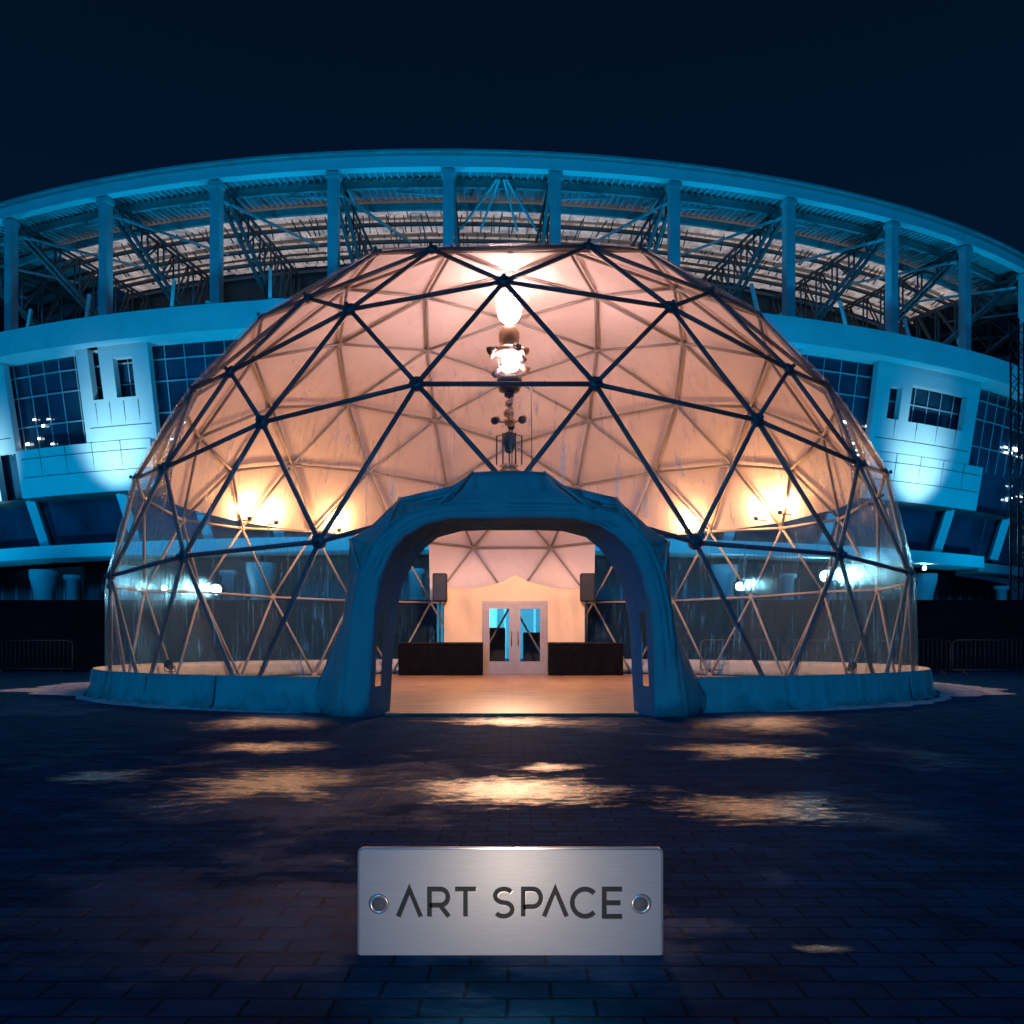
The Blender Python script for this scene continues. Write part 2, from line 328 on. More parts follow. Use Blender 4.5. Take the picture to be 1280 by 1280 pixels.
# roof sheeting seen from below, with strips whose own glow stands in for floodlight
def roof_mat():
    m, t, p = nmat('corrugated_roof'); N = t.nodes.new; L = t.links.new
    c = N('ShaderNodeTexCoord'); wv = N('ShaderNodeTexNoise'); wv.inputs['Scale'].default_value = 1.2; wv.inputs['Detail'].default_value = 5; L(c.outputs['Object'], wv.inputs['Vector'])
    r = N('ShaderNodeValToRGB'); r.color_ramp.elements[0].color = (.16, .18, .2, 1); r.color_ramp.elements[1].color = (.42, .44, .46, 1); L(wv.outputs['Fac'], r.inputs[0]); L(r.outputs[0], p.inputs['Base Color'])
    p.inputs['Roughness'].default_value = .55; return m
M['roof'] = roof_mat()
def roof_glow_mat():
    m, t, p = nmat('roof_sheet_glow'); N = t.nodes.new; L = t.links.new
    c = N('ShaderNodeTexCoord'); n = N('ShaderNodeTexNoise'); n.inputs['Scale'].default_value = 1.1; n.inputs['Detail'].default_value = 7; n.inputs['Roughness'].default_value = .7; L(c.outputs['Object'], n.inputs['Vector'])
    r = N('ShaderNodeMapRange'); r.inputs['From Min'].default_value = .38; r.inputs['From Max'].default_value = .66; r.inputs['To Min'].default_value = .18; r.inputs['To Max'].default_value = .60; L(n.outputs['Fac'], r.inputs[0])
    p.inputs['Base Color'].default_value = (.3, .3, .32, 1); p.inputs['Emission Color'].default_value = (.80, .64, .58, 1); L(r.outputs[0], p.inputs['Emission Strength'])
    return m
M['roof_glow'] = roof_glow_mat()

# ================================================================== ground
def struct(o): o['kind'] = 'structure'; return o
g = MB(); g.quad((-400, -120, 0), (400, -120, 0), (400, 500, 0), (-400, 500, 0))
struct(g.build('ground', M['ground']))
# interior floor disc
g = MB(); n = 72
vsx = [g.bm.verts.new((7.75 * math.sin(2 * PI * k / n), 7.75 * math.cos(2 * PI * k / n), .012)) for k in range(n)]
g.bm.faces.new(vsx); fl = g.build('dome_floor', M['floor']); struct(fl)
fl['label'] = 'warm brown boarded floor inside the dome'

# ================================================================== STADIUM
SCX, SCY, SR = -4.376, 124.55 + CAMY, 73.88
def spt(phi, r, z): return Vector((SCX + r * math.sin(phi), SCY - r * math.cos(phi), z))
def sphi(xp, r=SR):            # bearing of the facade point seen at photo column xp
    u = (xp - 640) / F; cx, cyy = SCX, SCY - CAMY
    a = u * u + 1; b = -2 * (u * cx + cyy); c = cx * cx + cyy * cyy - r * r
    t = (-b - math.sqrt(max(0, b * b - 4 * a * c))) / (2 * a)
    return math.atan2(u * t - cx, cyy - t)
def rz(z): return SR - .17 * (20 - z)
P0, P1 = sphi(-130) - .22, sphi(1330) + .22
stadium = thing('stadium', 'huge round stadium lit blue behind the dome, with open roof trusses and tall columns', 'stadium', (SCX, SCY, 0))
def arc(m, p0, p1, prof, step=.02, closed=True):    # sweep a profile of (r, z) along the arc
    n = max(1, int(abs(p1 - p0) / step + .5))
    rings = [[m.bm.verts.new(spt(p0 + (p1 - p0) * k / n, r, z)) for r, z in prof] for k in range(n + 1)]
    q = len(prof)
    for A, B in zip(rings, rings[1:]):
        for j in range(q if closed else q - 1):
            m.bm.faces.new([A[j], A[(j + 1) % q], B[(j + 1) % q], B[j]])
    if closed and q > 2:
        m.bm.faces.new(rings[0]); m.bm.faces.new(rings[-1][::-1])
    return m
def ring(name, p0, p1, r0, r1, z0, z1, mt, par=stadium, step=.02):
    m = MB(); arc(m, p0, p1, [(r0, z0), (r1, z0), (r1, z1), (r0, z1)], step); return m.build(name, mt, par)
# roof
ring('roof_rim', P0, P1, SR - .5, SR + .05, 29.25, 30.0, M['paint_white'])
m = MB(); arc(m, P0, P1, [(SR + .35, 30.0), (SR + .35, 30.14), (SR - 13, 30.30), (SR - 13, 30.16), (SR - .6, 29.98)]); m.build('roof_canopy', M['roof'], stadium)
# corrugation ribs under the roof
m = MB(); k = P0
while k < P1:
    a, b = spt(k, SR - .7, 29.92), spt(k, SR - 5.2, 29.98); m.bar(a, b, .12, .12); k += .0062
rib = m.build('roof_ribs', M['steel_paint'], stadium); rib['kind'] = 'stuff'
# ring purlins and glowing strips
for (ra, zb) in ((2.3, 29.3), (4.9, 29.25), (6.4, 29.0), (8.3, 28.75), (10.0, 28.6), (11.7, 28.5)):
    ring('roof_purlin', P0, P1, SR - ra - .22, SR - ra, zb, zb + (.45 if ra < 5 else .2), M['beam_dark'] if ra > 5 else M['steel_paint'])
Q0, Q1 = sphi(-20), sphi(1300)
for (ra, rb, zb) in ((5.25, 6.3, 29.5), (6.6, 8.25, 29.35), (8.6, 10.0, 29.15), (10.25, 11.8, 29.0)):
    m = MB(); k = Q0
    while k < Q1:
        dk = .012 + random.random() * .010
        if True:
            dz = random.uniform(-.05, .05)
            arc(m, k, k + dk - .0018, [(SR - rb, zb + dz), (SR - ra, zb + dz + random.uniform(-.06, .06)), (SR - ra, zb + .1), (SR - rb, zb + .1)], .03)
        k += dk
    sl = m.build('glowing_roof_strip', M['roof_glow'], stadium)
# small ties hanging under the strips
m = MB(); k = Q0
while k < Q1:
    for ra in (6.0, 8.1, 9.9):
        if random.random() < .6:
            m.bar(spt(k + random.uniform(0, .004), SR - ra, 29.5), spt(k + random.uniform(-.004, .008), SR - ra - 1.2, 28.9), .07, .07)
    k += .008
t_ = m.build('roof_ties', M['beam_dark'], stadium); t_['kind'] = 'stuff'
# columns and rafters trusses
COLS = [(sphi(8) - .093 * k,) for k in (3, 2, 1)] + [8, 127, 267, 415, 560, 695, 845, 990, 1120, 1212, 1286] + [(sphi(1286) + .093 * k,) for k in (1, 2, 3)]
cphi = lambda v: v[0] if isinstance(v, tuple) else sphi(v)
def colrot(phi): return Matrix.Rotation(phi, 4, 'Z').to_3x3()
for i, xp in enumerate(COLS):
    ph = cphi(xp)
    m = MB(); c = spt(ph, SR - .35, 25.35)
    m.box(c, (.62, .55, 7.85), colrot(ph)); m.box(spt(ph, SR - .35, 21.55), (.9, .8, .35), colrot(ph)); m.box(spt(ph, SR - .35, 29.0), (.8, .7, .3), colrot(ph))
    m.build('column', M['steel_paint'], stadium)
    # rafter truss: two chords going inward with lattice
    m = MB()
    for s_ in (-.0035, .0035):
        a0, a1 = spt(ph + s_, SR - .7, 28.9), spt(ph + s_, SR - 11.8, 29.0 - 6.5)
        b0, b1 = spt(ph + s_, SR - .7, 29.1), spt(ph + s_, SR - 11.8, 28.3)
        m.bar(a0, a1, .2, .2); m.bar(b0, b1, .14, .14)
        for j in range(7):
            f0, f1 = j / 7, (j + 1) / 7
            m.bar(a0.lerp(a1, f0), b0.lerp(b1, f1), .1, .1); m.bar(a0.lerp(a1, f1), b0.lerp(b1, f1), .1, .1)
    m.build('roof_truss', M['beam_dark'], stadium)
    # inner prop
    m = MB(); m.bar(spt(ph + .02, SR - 4.5, 20.4), spt(ph + .012, SR - 5.8, 26.2), .22, .22); m.bar(spt(ph + .048, SR - 6, 20.4), spt(ph + .05, SR - 6, 24.5), .3, .3)
    m.build('prop', M['steel_paint'], stadium)
# V-braces between columns
for a, b in zip(COLS, COLS[1:]):
    pa, pb = cphi(a), cphi(b); pm = (pa + pb) / 2
    m = MB()
    if a == 560:
        for f in (-.42, -.2, .2, .42):
            m.bar(spt(pm + f * .1 * (pb - pa), SR - .9, 29.1), spt(pm + f * 1.0 * (pb - pa), SR - 5.2, 28.1), .12, .12)
    else:
        s_ = 1 if pm < sphi(640) else -1
        m.bar(spt(pb if s_ > 0 else pa, SR - .9, 28.0), spt(pm, SR - 2.6, 29.2), .12, .12)
        m.bar(spt(pa if s_ > 0 else pb, SR - .9, 28.4), spt(pm, SR - 8, 28.6), .14, .14)
    m.build('brace', M['steel_paint'], stadium)
# inner bowl, dark: back wall, floors
ring('stand_wall', P0, P1, SR - 12.4, SR - 12.0, 0, 28.9, M['wall_dark'], step=.03)
ring('concourse_floor', P0, P1, SR - 12, SR - .8, 20.05, 20.3, M['wall_dark'])
for z in (22.6, 24.8):
    ring('concourse_rail', P0, P1, SR - 10.4, SR - 10.1, z, z + .3, M['beam_dark'])
k = P0
while k < P1:
    m = MB(); m.box(spt(k, SR - 11.6, 22.6), (random.uniform(1, 2.6), .4, random.uniform(3, 4.8)), colrot(k)); k += random.uniform(.045, .08); m.build('concourse_block', M['wall_dark'], stadium)
m = MB(); k = P0
while k < P1:
    m.tube(spt(k, SR - 1.3, 21.3), spt(k, SR - 1.3, 22.25), .03, n=5); k += .022
arc(m, P0, P1, [(SR - 1.33, 22.25), (SR - 1.27, 22.25), (SR - 1.27, 22.31), (SR - 1.33, 22.31)])
m.build('railing', M['beam_dark'], stadium)
# ledge
ring('ledge', P0, P1, SR - 1.5, SR + .75, 19.75, 21.35, M['ledge'], step=.012)
# upper storey: dark glass drum with white panels in front
m = MB(); arc(m, P0, P1, [(rz(7.5) - .9, 7.5), (rz(19.9) - .9, 19.9)], closed=False); m.build('glazing', M['glass'], stadium)
m = MB(); k = P0
while k < P1:                                   # mullions
    a, b = spt(k, rz(14) - .82, 14), spt(k, rz(19.7) - .82, 19.7); m.bar(a, b, .055, .06, up=(0, 1, 0)); k += .019
for z in (15.7, 17.6, 18.9):
    r = rz(z) - .80; arc(m, P0, P1, [(r - .05, z - .04), (r + .03, z - .04), (r + .03, z + .04), (r - .05, z + .04)])
m.build('mullions', M['steel_paint'], stadium)
def panel(x0, x1, z0, z1, holes=(), seams=True, name='facade_panel', off=0.0, xr=20.0):
    """conical white cladding panel; x0,x1 photo columns at height xr; holes (x0,x1,z0,z1)"""
    pa, pb = sphi(x0, rz(xr)), sphi(x1, rz(xr))
    hs = [(sphi(a, rz(xr)), sphi(b, rz(xr)), c, e) for a, b, c, e in holes]
    xs = sorted({pa, pb} | {v for h in hs for v in h[:2]}); zs = sorted({z0, z1} | {v for h in hs for v in h[2:]})
    m = MB()
    for u0, u1 in zip(xs, xs[1:]):
        for w0, w1 in zip(zs, zs[1:]):
            um, wm = (u0 + u1) / 2, (w0 + w1) / 2
            if any(h[0] < um < h[1] and h[2] < wm < h[3] for h in hs): continue
            arc(m, u0, u1, [(rz(w0) - .45 + off, w0), (rz(w0) + off, w0), (rz(w1) + off, w1), (rz(w1) - .45 + off, w1)], .02)
    bmesh.ops.remove_doubles(m.bm, verts=m.bm.verts[:], dist=.001)
    o = m.build(name, M['paint_white'], stadium)
    if seams:
        m = MB()
        for k in range(1, 5):
            ph = pa + (pb - pa) * k / 5
            if any(h[0] - .002 < ph < h[1] + .002 for h in hs): zt = min(h[2] for h in hs)
            else: zt = z1
            m.bar(spt(ph, rz(z0) + .012 + off, z0 + .3), spt(ph, rz(min(zt, 16.4)) + .012 + off, min(zt, 16.4)), .05, .03, up=(0, 1, 0))
        for z in (12.2, 13.4, 14.9):
            if z0 < z < z1:
                arc(m, pa + .006, pb - .004, [(rz(z) - .02 + off, z - .025), (rz(z) + .02 + off, z - .025), (rz(z) + .02 + off, z + .025), (rz(z) - .02 + off, z + .025)])
        m.build('panel_joints', M['joint'], o)
    return o
panel(93, 183, 14.0, 19.8, [(108, 121, 16.6, 19.75), (138, 162, 16.6, 19.0)])
panel(-100, 2, 14.0, 19.8)
panel(330, 420, 14.0, 19.8); panel(580, 680, 14.0, 19.8); panel(880, 1003, 14.0, 19.8)
panel(1100, 1228, 14.0, 19.8, [(1118, 1133, 16.2, 18.3), (1145, 1214, 16.2, 18.6)])
# wide lower panels
for a, b in ((-110, -6), (20, 188), (235, 400), (440, 560), (600, 720), (760, 900), (930, 1050), (1088, 1228)):
    panel(a, b, 10.9, 13.995, off=.06, name='spandrel_panel', xr=14)
# bronze slot and glowing bits standing in for reflections and lit signs in the glass
def glint_bits(x0, x1, z0, z1, n, r=.13, nm='glazing_glint'):
    for k in range(n):
        m = MB(); ph = sphi(random.uniform(x0, x1), SR - 3); z = random.uniform(z0, z1)
        m.box(spt(ph, rz(z) - .74, z), (random.uniform(.2, .9) * r * 4, .05, random.uniform(.2, .6) * r * 3), colrot(ph)); m.build(nm, M['tiny'], stadium)
glint_bits(28, 92, 14.3, 16.2, 9, .09); glint_bits(1032, 1066, 13.8, 16, 8, .10)
glint_bits(1228, 1266, 15.6, 16.2, 10, .16); glint_bits(1240, 1266, 12.2, 13.8, 7, .13); glint_bits(200, 260, 14, 17, 6, .06)
# middle storey
m = MB(); arc(m, P0, P1, [(SR - 4.3, 7.6), (SR - 4.3, 10.9)], closed=False); m.build('mid_storey_wall', M['wall_dark'], stadium)
ring('soffit', P0, P1, SR - 4.5, rz(10.9) - .1, 10.7, 10.88, M['wall_dark'])
k = P0
for i, xp in enumerate(range(-110, 1330, 56)):
    if i % 4 == 3: continue
    ph = sphi(xp, SR - 3.9)
    m = MB(); m.box(spt(ph, SR - 4.1, 9.2), (1.7 if i % 2 else 1.1, .3, 3.0), colrot(ph)); m.build('wall_block', M['steel_paint'], stadium)
for xp, lean in ((-60, 1), (34, 1), (148, 1), (240, 1), (330, 1), (430, 1), (560, 0), (700, 0), (820, -1), (930, -1), (1050, -1), (1192, -1), (1262, -1)):
    ph = sphi(xp, rz(10.9)); m = MB()
    m.bar(spt(ph, rz(10.8) - .3, 10.8), spt(ph + .010 * lean, SR - 2.5, 7.6), .62, .45, up=(0, 1, 0)); m.build('raking_pier', M['paint_white'], stadium)
ring('lower_ledge', P0, sphi(1232, SR - 1.6), SR - 4.4, SR - 1.7, 6.75, 7.6, M['ledge'])
ring('lower_ledge', sphi(1240, SR - 1.6), P1, SR - 4.4, SR - 2.6, 6.6, 7.3, M['steel_paint'])
# ground storey
m = MB(); arc(m, P0, P1, [(SR - 7, 0), (SR - 7, 6.8)], closed=False); m.build('ground_storey_wall', mat('ground_storey', (.12, .13, .15), .5, 0, .3, .3), stadium)
m = MB(); k = P0
while k < P1:
    m.box(spt(k, SR - 6.9, 2.9), (.16, .16, 5.8), colrot(k)); k += .03
m.build('shopfront_mullions', M['steel_paint'], stadium)
for xp in (-60, 62, 97, 165, 290, 330, 450, 520, 610, 690, 790, 900, 980, 1032, 1148, 1245):
    ph = sphi(xp, SR - 4); m = MB(); c = spt(ph, SR - 3.6, 0)
    if xp in (62, 165, 330, 610, 900, 1148):
        m.lathe(c, [(.62, 0), (.72, 4.6), (1.0, 5.7), (1.0, 6.2), (.2, 6.25)], 8)
    else: m.lathe(c, [(.42, 0), (.42, 5.4), (.6, 5.5), (.6, 5.75), (.1, 5.8)], 12)
    m.build('pillar', M['paint_white'], stadium)

# blue uplights of the stadium (added spots, no fixtures built)
BLUE = (0.0, .49, 1.0)
for i, xp in enumerate((-40, 150, 330, 520, 700, 890, 1080, 1240)):
    ph = sphi(xp); a = spt(ph, SR + 8.5, .9)
    spot('stadium_flood', a, spt(ph, SR, 15), 5700, BLUE, math.radians(92), 1.0, .5)
    spot('stadium_flood', spt(ph, SR - 2.0, 21.6), spt(ph, SR - 4.5, 29.5), 900, BLUE, math.radians(150), .8, .3)
for i, (xp, zt) in enumerate(((-12, 12.8), (146, 13.8), (1146, 13.4))):
    ph = sphi(xp, rz(13)); a = spt(ph, SR + 3.6, 9.0)
    spot('panel_spot', a, spt(ph, rz(zt), zt + .4), 3900, (.46, .92, 1.0), math.radians(60), 1.0, .25)
spot('door_view_fill', spt(sphi(640), SR + 9, 4.5), spt(sphi(640), SR - 7, 1.6), 22000, (.12, .75, 1.0), math.radians(46), .8, .3)  # added unseen spot, brightens what shows through the door panes
def flood(xp, yp, label, power=500, size=.3):
    ph = sphi(xp, SR - 2.2); t_ = spt(ph, SR - 2.2, 0); dist = t_.y - CAMY
    z = EYE + (HOR - yp) / F * dist; x = (xp - 640) / F * dist
    o = thing('floodlight', label, 'floodlight', (x, t_.y, z), 'bright floodlights under the stadium ledge')
    m = MB(); m.box((x, t_.y + .25, z), (size * 1.2, .4, size * 1.2)); m.tube((x, t_.y + .3, z), (x, t_.y + .3, 6.7), .05); m.build('housing', M['dark_metal'], o)
    m = MB(); m.lathe((x, t_.y + .02, z), [(.001, .02), (size * .45, .02), (size * .5, 0)], 20, Matrix.Rotation(PI / 2, 3, 'X')); m.build('lens', M['flood_lens'], o)
flood(270, 737, 'bright bluish floodlight left of the entrance, seen through the clear dome wall', size=.62)
flood(925, 733, 'bright bluish floodlight just right of the entrance, seen through the clear wall', size=.5)
flood(1032, 720, 'widest bright floodlight near the right edge of the dome, seen through the clear wall', size=.7)
flood(1156, 710, 'small round floodlight right of the dome under the stadium ledge', size=.26)
flood(205, 735, 'small floodlight near the left rim of the dome, through the clear wall', size=.3)

# ================================================================== truss tower, right edge
tw = thing('truss_tower', 'tall thin black lattice truss tower at the right edge of the picture', 'tower', (18.12, 12, 0))
m = MB()
bx, by, w_ = 18.12, 12.0, .24
for a in (-1, 1):
    for b in (-1, 1): m.tube((bx + a * w_, by + b * w_, 0), (bx + a * w_, by + b * w_, 12.4), .035, n=6)
tw_ch = m.build('chords', M['dark_metal'], tw)
m = MB(); z = .3; s_ = 1
while z < 12.0:
    for a, b, c, e in ((-1, -1, 1, -1), (-1, 1, 1, 1), (-1, -1, -1, 1), (1, -1, 1, 1)):
        m.tube((bx + a * s_ * w_ if a != c else bx + a * w_, by + (b * s_ if b != e else b) * w_, z), (bx + (c * s_ if a != c else c) * w_, by + (e * s_ if b != e else e) * w_, z + .45), .018, n=5)
    z += .45; s_ = -s_
m.build('lattice', M['barrier'], tw)
m = MB(); m.box((bx, by, .06), (1.1, 1.1, .12)); m.build('base_plate', M['dark_metal'], tw)

# ================================================================== black hoarding
FY = 9.0
fence = thing('hoarding_fence', 'long plain black hoarding fence running behind the dome', 'fence', (0, FY, 0))
fx = -24.0
while fx < 24:
    mid = fx + 1.2
    if not (-1.3 < mid < 1.3):
        m = MB(); m.box((mid, FY + random.uniform(-.01, .01), 1.16), (2.38, .04, 2.30)); m.build('panel', M['hoarding'], fence)
        m = MB(); m.box((fx, FY + .08, 1.14), (.07, .07, 2.28)); m.bar((fx, FY + .08, 1.6), (fx, FY + 1.0, .03), .05, .05); m.build('post', M['dark_metal'], fence)
    fx += 2.4

# ================================================================== crowd barriers
BY = 5.6
def make_barrier(w=2.3):
    o = thing('crowd_barrier', 'x', 'barrier', (0, 0, 0))
    h = 1.0; r = .12
    pts = [(-w / 2, 0, .16), (-w / 2, 0, h - r)] + [(-w / 2 + r - r * math.cos(t), 0, h - r + r * math.sin(t)) for t in (PI / 6, PI / 3, PI / 2)] + \
          [(w / 2 - r + r * math.sin(t), 0, h - r + r * math.cos(t)) for t in (0, PI / 6, PI / 3, PI / 2)] + [(w / 2, 0, .16), (-w / 2, 0, .16)]
    m = MB(); m.path(pts, .019, 6); m.build('frame', M['barrier'], o)
    m = MB()
    for k in range(1, 18): m.tube((-w / 2 + w * k / 18, 0, .17), (-w / 2 + w * k / 18, 0, h - .01), .007, n=5)
    m.build('bars', M['barrier'], o)
    for s_ in (-1, 1):
        m = MB(); m.path([(s_ * w * .38, -.3, .015), (s_ * w * .38, -.24, .05), (s_ * w * .38, 0, .15), (s_ * w * .38, .24, .05), (s_ * w * .38, .3, .015)], .018, 6); m.build('foot', M['barrier'], o)
    return o
b0 = make_barrier()
specs = [((1240 - 640) / F * 24.0 + .05, 'metal crowd barrier in front of black fence at the right edge of the picture'),
         ((1240 - 640) / F * 24.0 - 2.31, 'metal crowd barrier half hidden behind the right rim of the dome'),
         ((1240 - 640) / F * 24.0 - 4.67, 'metal crowd barrier seen wholly through the right part of the clear dome wall'),
         ((1240 - 640) / F * 24.0 - 7.03, 'metal crowd barrier seen through the clear wall next to the right of the entrance'),
         (-14.3, 'dim metal crowd barrier before the black fence, at the left edge of the picture')]
for i, (x, lb) in enumerate(specs):
    o = b0 if i == 0 else copy_tree(b0)
    o.location = (x, BY if i < 4 else BY + 1.5, 0); o.rotation_euler.z = 0 if i < 4 else .05
    o['label'] = lb; o['group'] = 'metal crowd barriers'

# ================================================================== GEODESIC DOME
R = 8.0; ZE = 2.15; SQ = .845
dome = thing('geodesic_dome', 'large transparent geodesic dome tent lit warm inside, with blue canvas entrance and skirt', 'dome tent', (0, 0, 0))
def geodesic(n):
    aa = math.atan(.5)
    V = [Vector((0, 0, 1))] + [Vector((math.cos(aa) * math.sin(2 * PI * k / 5 + PI), math.cos(aa) * math.cos(2 * PI * k / 5 + PI), math.sin(aa))) for k in range(5)]
    V += [Vector((math.cos(aa) * math.sin(2 * PI * (k + .5) / 5 + PI), math.cos(aa) * math.cos(2 * PI * (k + .5) / 5 + PI), -math.sin(aa))) for k in range(5)] + [Vector((0, 0, -1))]
    # icosahedron vertices sit 36 degrees off the front
    rot = Matrix.Rotation(PI / 5, 3, 'Z'); V = [rot @ v for v in V]
    P, T = [], []
    def add(p):
        p = p.normalized()
        for i, q in enumerate(P):
            if (p - q).length < 1e-4: return i
        P.append(p); return len(P) - 1
    for f in itertools.combinations(range(12), 3):
        if all(abs((V[i] - V[j]).length - 1.0515) < .01 for i, j in itertools.combinations(f, 2)):
            gd = {}
            for i in range(n + 1):
                for j in range(n + 1 - i): gd[i, j] = add(V[f[0]] * i + V[f[1]] * j + V[f[2]] * (n - i - j))
            for i in range(n):
                for j in range(n - i):
                    T.append((gd[i, j], gd[i + 1, j], gd[i, j + 1]))
                    if (i + 1, j + 1) in gd: T.append((gd[i + 1, j], gd[i + 1, j + 1], gd[i, j + 1]))
    return P, T
GP, GT = geodesic(4)
keep = [i for i, p in enumerate(GP) if p.z > -.33]
def place(p):
    if p.z < -.1:
        a = math.atan2(p.x, -p.y); a = math.radians(round((math.degrees(a) - 9) / 18) * 18 + 9)
        return Vector((math.sin(a) * R * .98, -math.cos(a) * R * .98, 0))
    z = p.z * R
    return Vector((p.x * R, p.y * R, ZE + z * (SQ if z > 0 else 1)))
W = {i: place(GP[i]) for i in keep}
tgt = [(18, 0, 399, 677, 869, 678), (36, 0, 230, 695, 1049, 693), (54, 0, 139, 720, 1136, 716), (9.7, .276, 521, 480, 744, 480), (27.2, .251, 328, 528, 946, 525),
       (44.8, .251, 206, 585, 1073, 580), (0, .526, 630, 352, 630, 352), (20, .502, 437, 387, 838, 384), (36, .447, 288, 465, 986, 462), (13.6, .724, 540, 312, 735, 308), (36, .658, 385, 373, 887, 366),
       (52, .502, 243, 487, 1033, 483), (62.8, .276, 170, 598, 1107, 592)]
disp = {}
for an, z, xl, yl, xr, yr in tgt:
    for sg, X, Yp in ((-1, xl, yl), (1, xr, yr)):
        a = math.radians(an) * sg; r = math.sqrt(1 - z * z); q = Vector((r * math.sin(a), -r * math.cos(a), z))
        i = min(keep, key=lambda k: (GP[k] - q).length)
        disp[i] = px(X, Yp, W[i].y) - W[i]
for i in keep:                                   # neighbours in front follow hubs shifted to image pixels
    if i in disp or GP[i].z < -.1 or GP[i].y > .3: continue
    ws = [(1 / ((GP[i] - GP[j]).length ** 3 + 1e-3), disp[j]) for j in disp]
    s_ = sum(a for a, _ in ws) + 14
    W[i] = W[i] + sum((v * a for a, v in ws), Vector()) / s_
for i, v in disp.items(): W[i] = W[i] + v
hub0 = min(keep, key=lambda k: (GP[k] - Vector((0, -1, 0))).length)
W[hub0] = Vector((0, -7.85, 2.75))
for i in keep:                                   # crown ring pushed down to project no higher than a fixed image row
    if GP[i].z > .75:
        t_ = W[i].y - CAMY; zm = EYE + (HOR - 313) / F * t_
        if W[i].z > zm: W[i].z = zm
drop = [i for i in keep if GP[i].z < -.1 and abs(W[i].x) < 1.5 and W[i].y < 0]       # nothing stands in the doorway
tris = [t for t in GT if all(i in W for i in t)]
edges = set()
for t in tris:
    for a, b in itertools.combinations(t, 2): edges.add((min(a, b), max(a, b)))
edges = [e for e in edges if not (e[0] in drop or e[1] in drop)]
edges = [e for e in edges if not (W[e[0]].z < .1 and W[e[1]].z < .1)]                # base ring is under the skirt
CAMP = Vector((0, CAMY, EYE))
edges.sort(key=lambda e: ((W[e[0]] + W[e[1]]) / 2 - CAMP).length)
def strut_mesh(m, a, b): m.tube(a, b, .033, n=8)
for e in edges[:99]:
    m = MB(); strut_mesh(m, W[e[0]], W[e[1]]); m.build('strut', M['strut'] if (W[e[0]].y + W[e[1]].y) / 2 < -.6 else M['strut_lit'], dome)
m = MB()
for e in edges[99:]: strut_mesh(m, W[e[0]], W[e[1]])
o = m.build('rear_struts', M['strut_lit'], dome); o['kind'] = 'stuff'
nodes = sorted([i for i in keep if i not in drop], key=lambda i: (W[i] - CAMP).length)
def hub_mesh(m, i):
    p = W[i]; nrm = Vector((p.x, p.y, (p.z - ZE) * 1.1 if p.z > .1 else 0)).normalized()
    rot = nrm.to_track_quat('Z', 'Y').to_matrix()
    m.lathe(p, [(.001, .05), (.05, .05), (.095, .03), (.095, -.03), (.05, -.05), (.001, -.05)], 12, rot)
    m.lathe(p, [(.001, .11), (.03, .11), (.03, .06)], 8, rot)
for i in nodes[:90]:
    m = MB(); hub_mesh(m, i); m.build('hub', M['hub'] if W[i].y < -.6 else M['strut_lit'], dome)
# skin: triangles offset outward, subdivided; cut into clear PVC and white membrane
def skin():
    m = MB(); idx = {}
    def off(i):
        p = W[i]; nrm = Vector((p.x, p.y, (p.z - ZE) * 1.15 if p.z > .1 else 0)).normalized(); return p + nrm * .075
    for t in tris:
        vs_ = []
        for i in t:
            if i not in idx: idx[i] = m.bm.verts.new(off(i))
            vs_.append(idx[i])
        m.bm.faces.new(vs_)
    bm = m.bm
    bmesh.ops.subdivide_edges(bm, edges=bm.edges[:], cuts=3, use_grid_fill=True)
    for co, no in (((0, 0, 4.0), (0, 0, 1)), ((0, 0, 2.2), (0, 0, 1)), ((0, 0, .40), (0, 0, 1)), ((0, .3, 4.0), (0, 1, .95)), ((0, -3.3, 0), (0, 1, 0)), ((2.5, 0, 0), (1, 0, 0)), ((-2.5, 0, 0), (1, 0, 0)),
                   ((1.72, 0, 0), (1, 0, 0)), ((-1.72, 0, 0), (1, 0, 0)), ((0, 0, 2.42), (0, 0, 1))):
        bmesh.ops.bisect_plane(bm, geom=bm.verts[:] + bm.edges[:] + bm.faces[:], plane_co=co, plane_no=no)
    # wrinkle the film slightly
    bm.normal_update()
    for v in bm.verts:
        p = v.co; n_ = noise.noise(Vector((p.x * .9, p.y * .9, p.z * .35))) * .035
        if .42 < p.z < 8: v.co = p + Vector((p.x, p.y, 0)).normalized() * n_
    return bm
bm = skin()
def classify(f):
    c = f.calc_center_median()
    if c.z < .40: return None
    if c.y < 0 and abs(c.x) < 1.72 and c.z < 2.42: return None
    if c.z > 4.0 and c.y > -3.3 and (c.y - .3) + .95 * (c.z - 4.0) > 0: return 'w'
    if c.y > .5 and abs(c.x) < 2.5 and c.z > 2.2: return 'w'
    if c.y > 0 and abs(c.x) < 1.0 and c.z < 2.2: return None
    return 'c'
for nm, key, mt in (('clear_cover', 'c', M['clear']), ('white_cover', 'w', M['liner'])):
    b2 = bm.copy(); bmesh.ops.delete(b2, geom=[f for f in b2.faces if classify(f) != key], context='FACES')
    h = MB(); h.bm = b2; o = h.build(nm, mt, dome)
    if key == 'w':
        s_ = o.modifiers.new('thickness', 'SOLIDIFY'); s_.thickness = .01
bm.free()
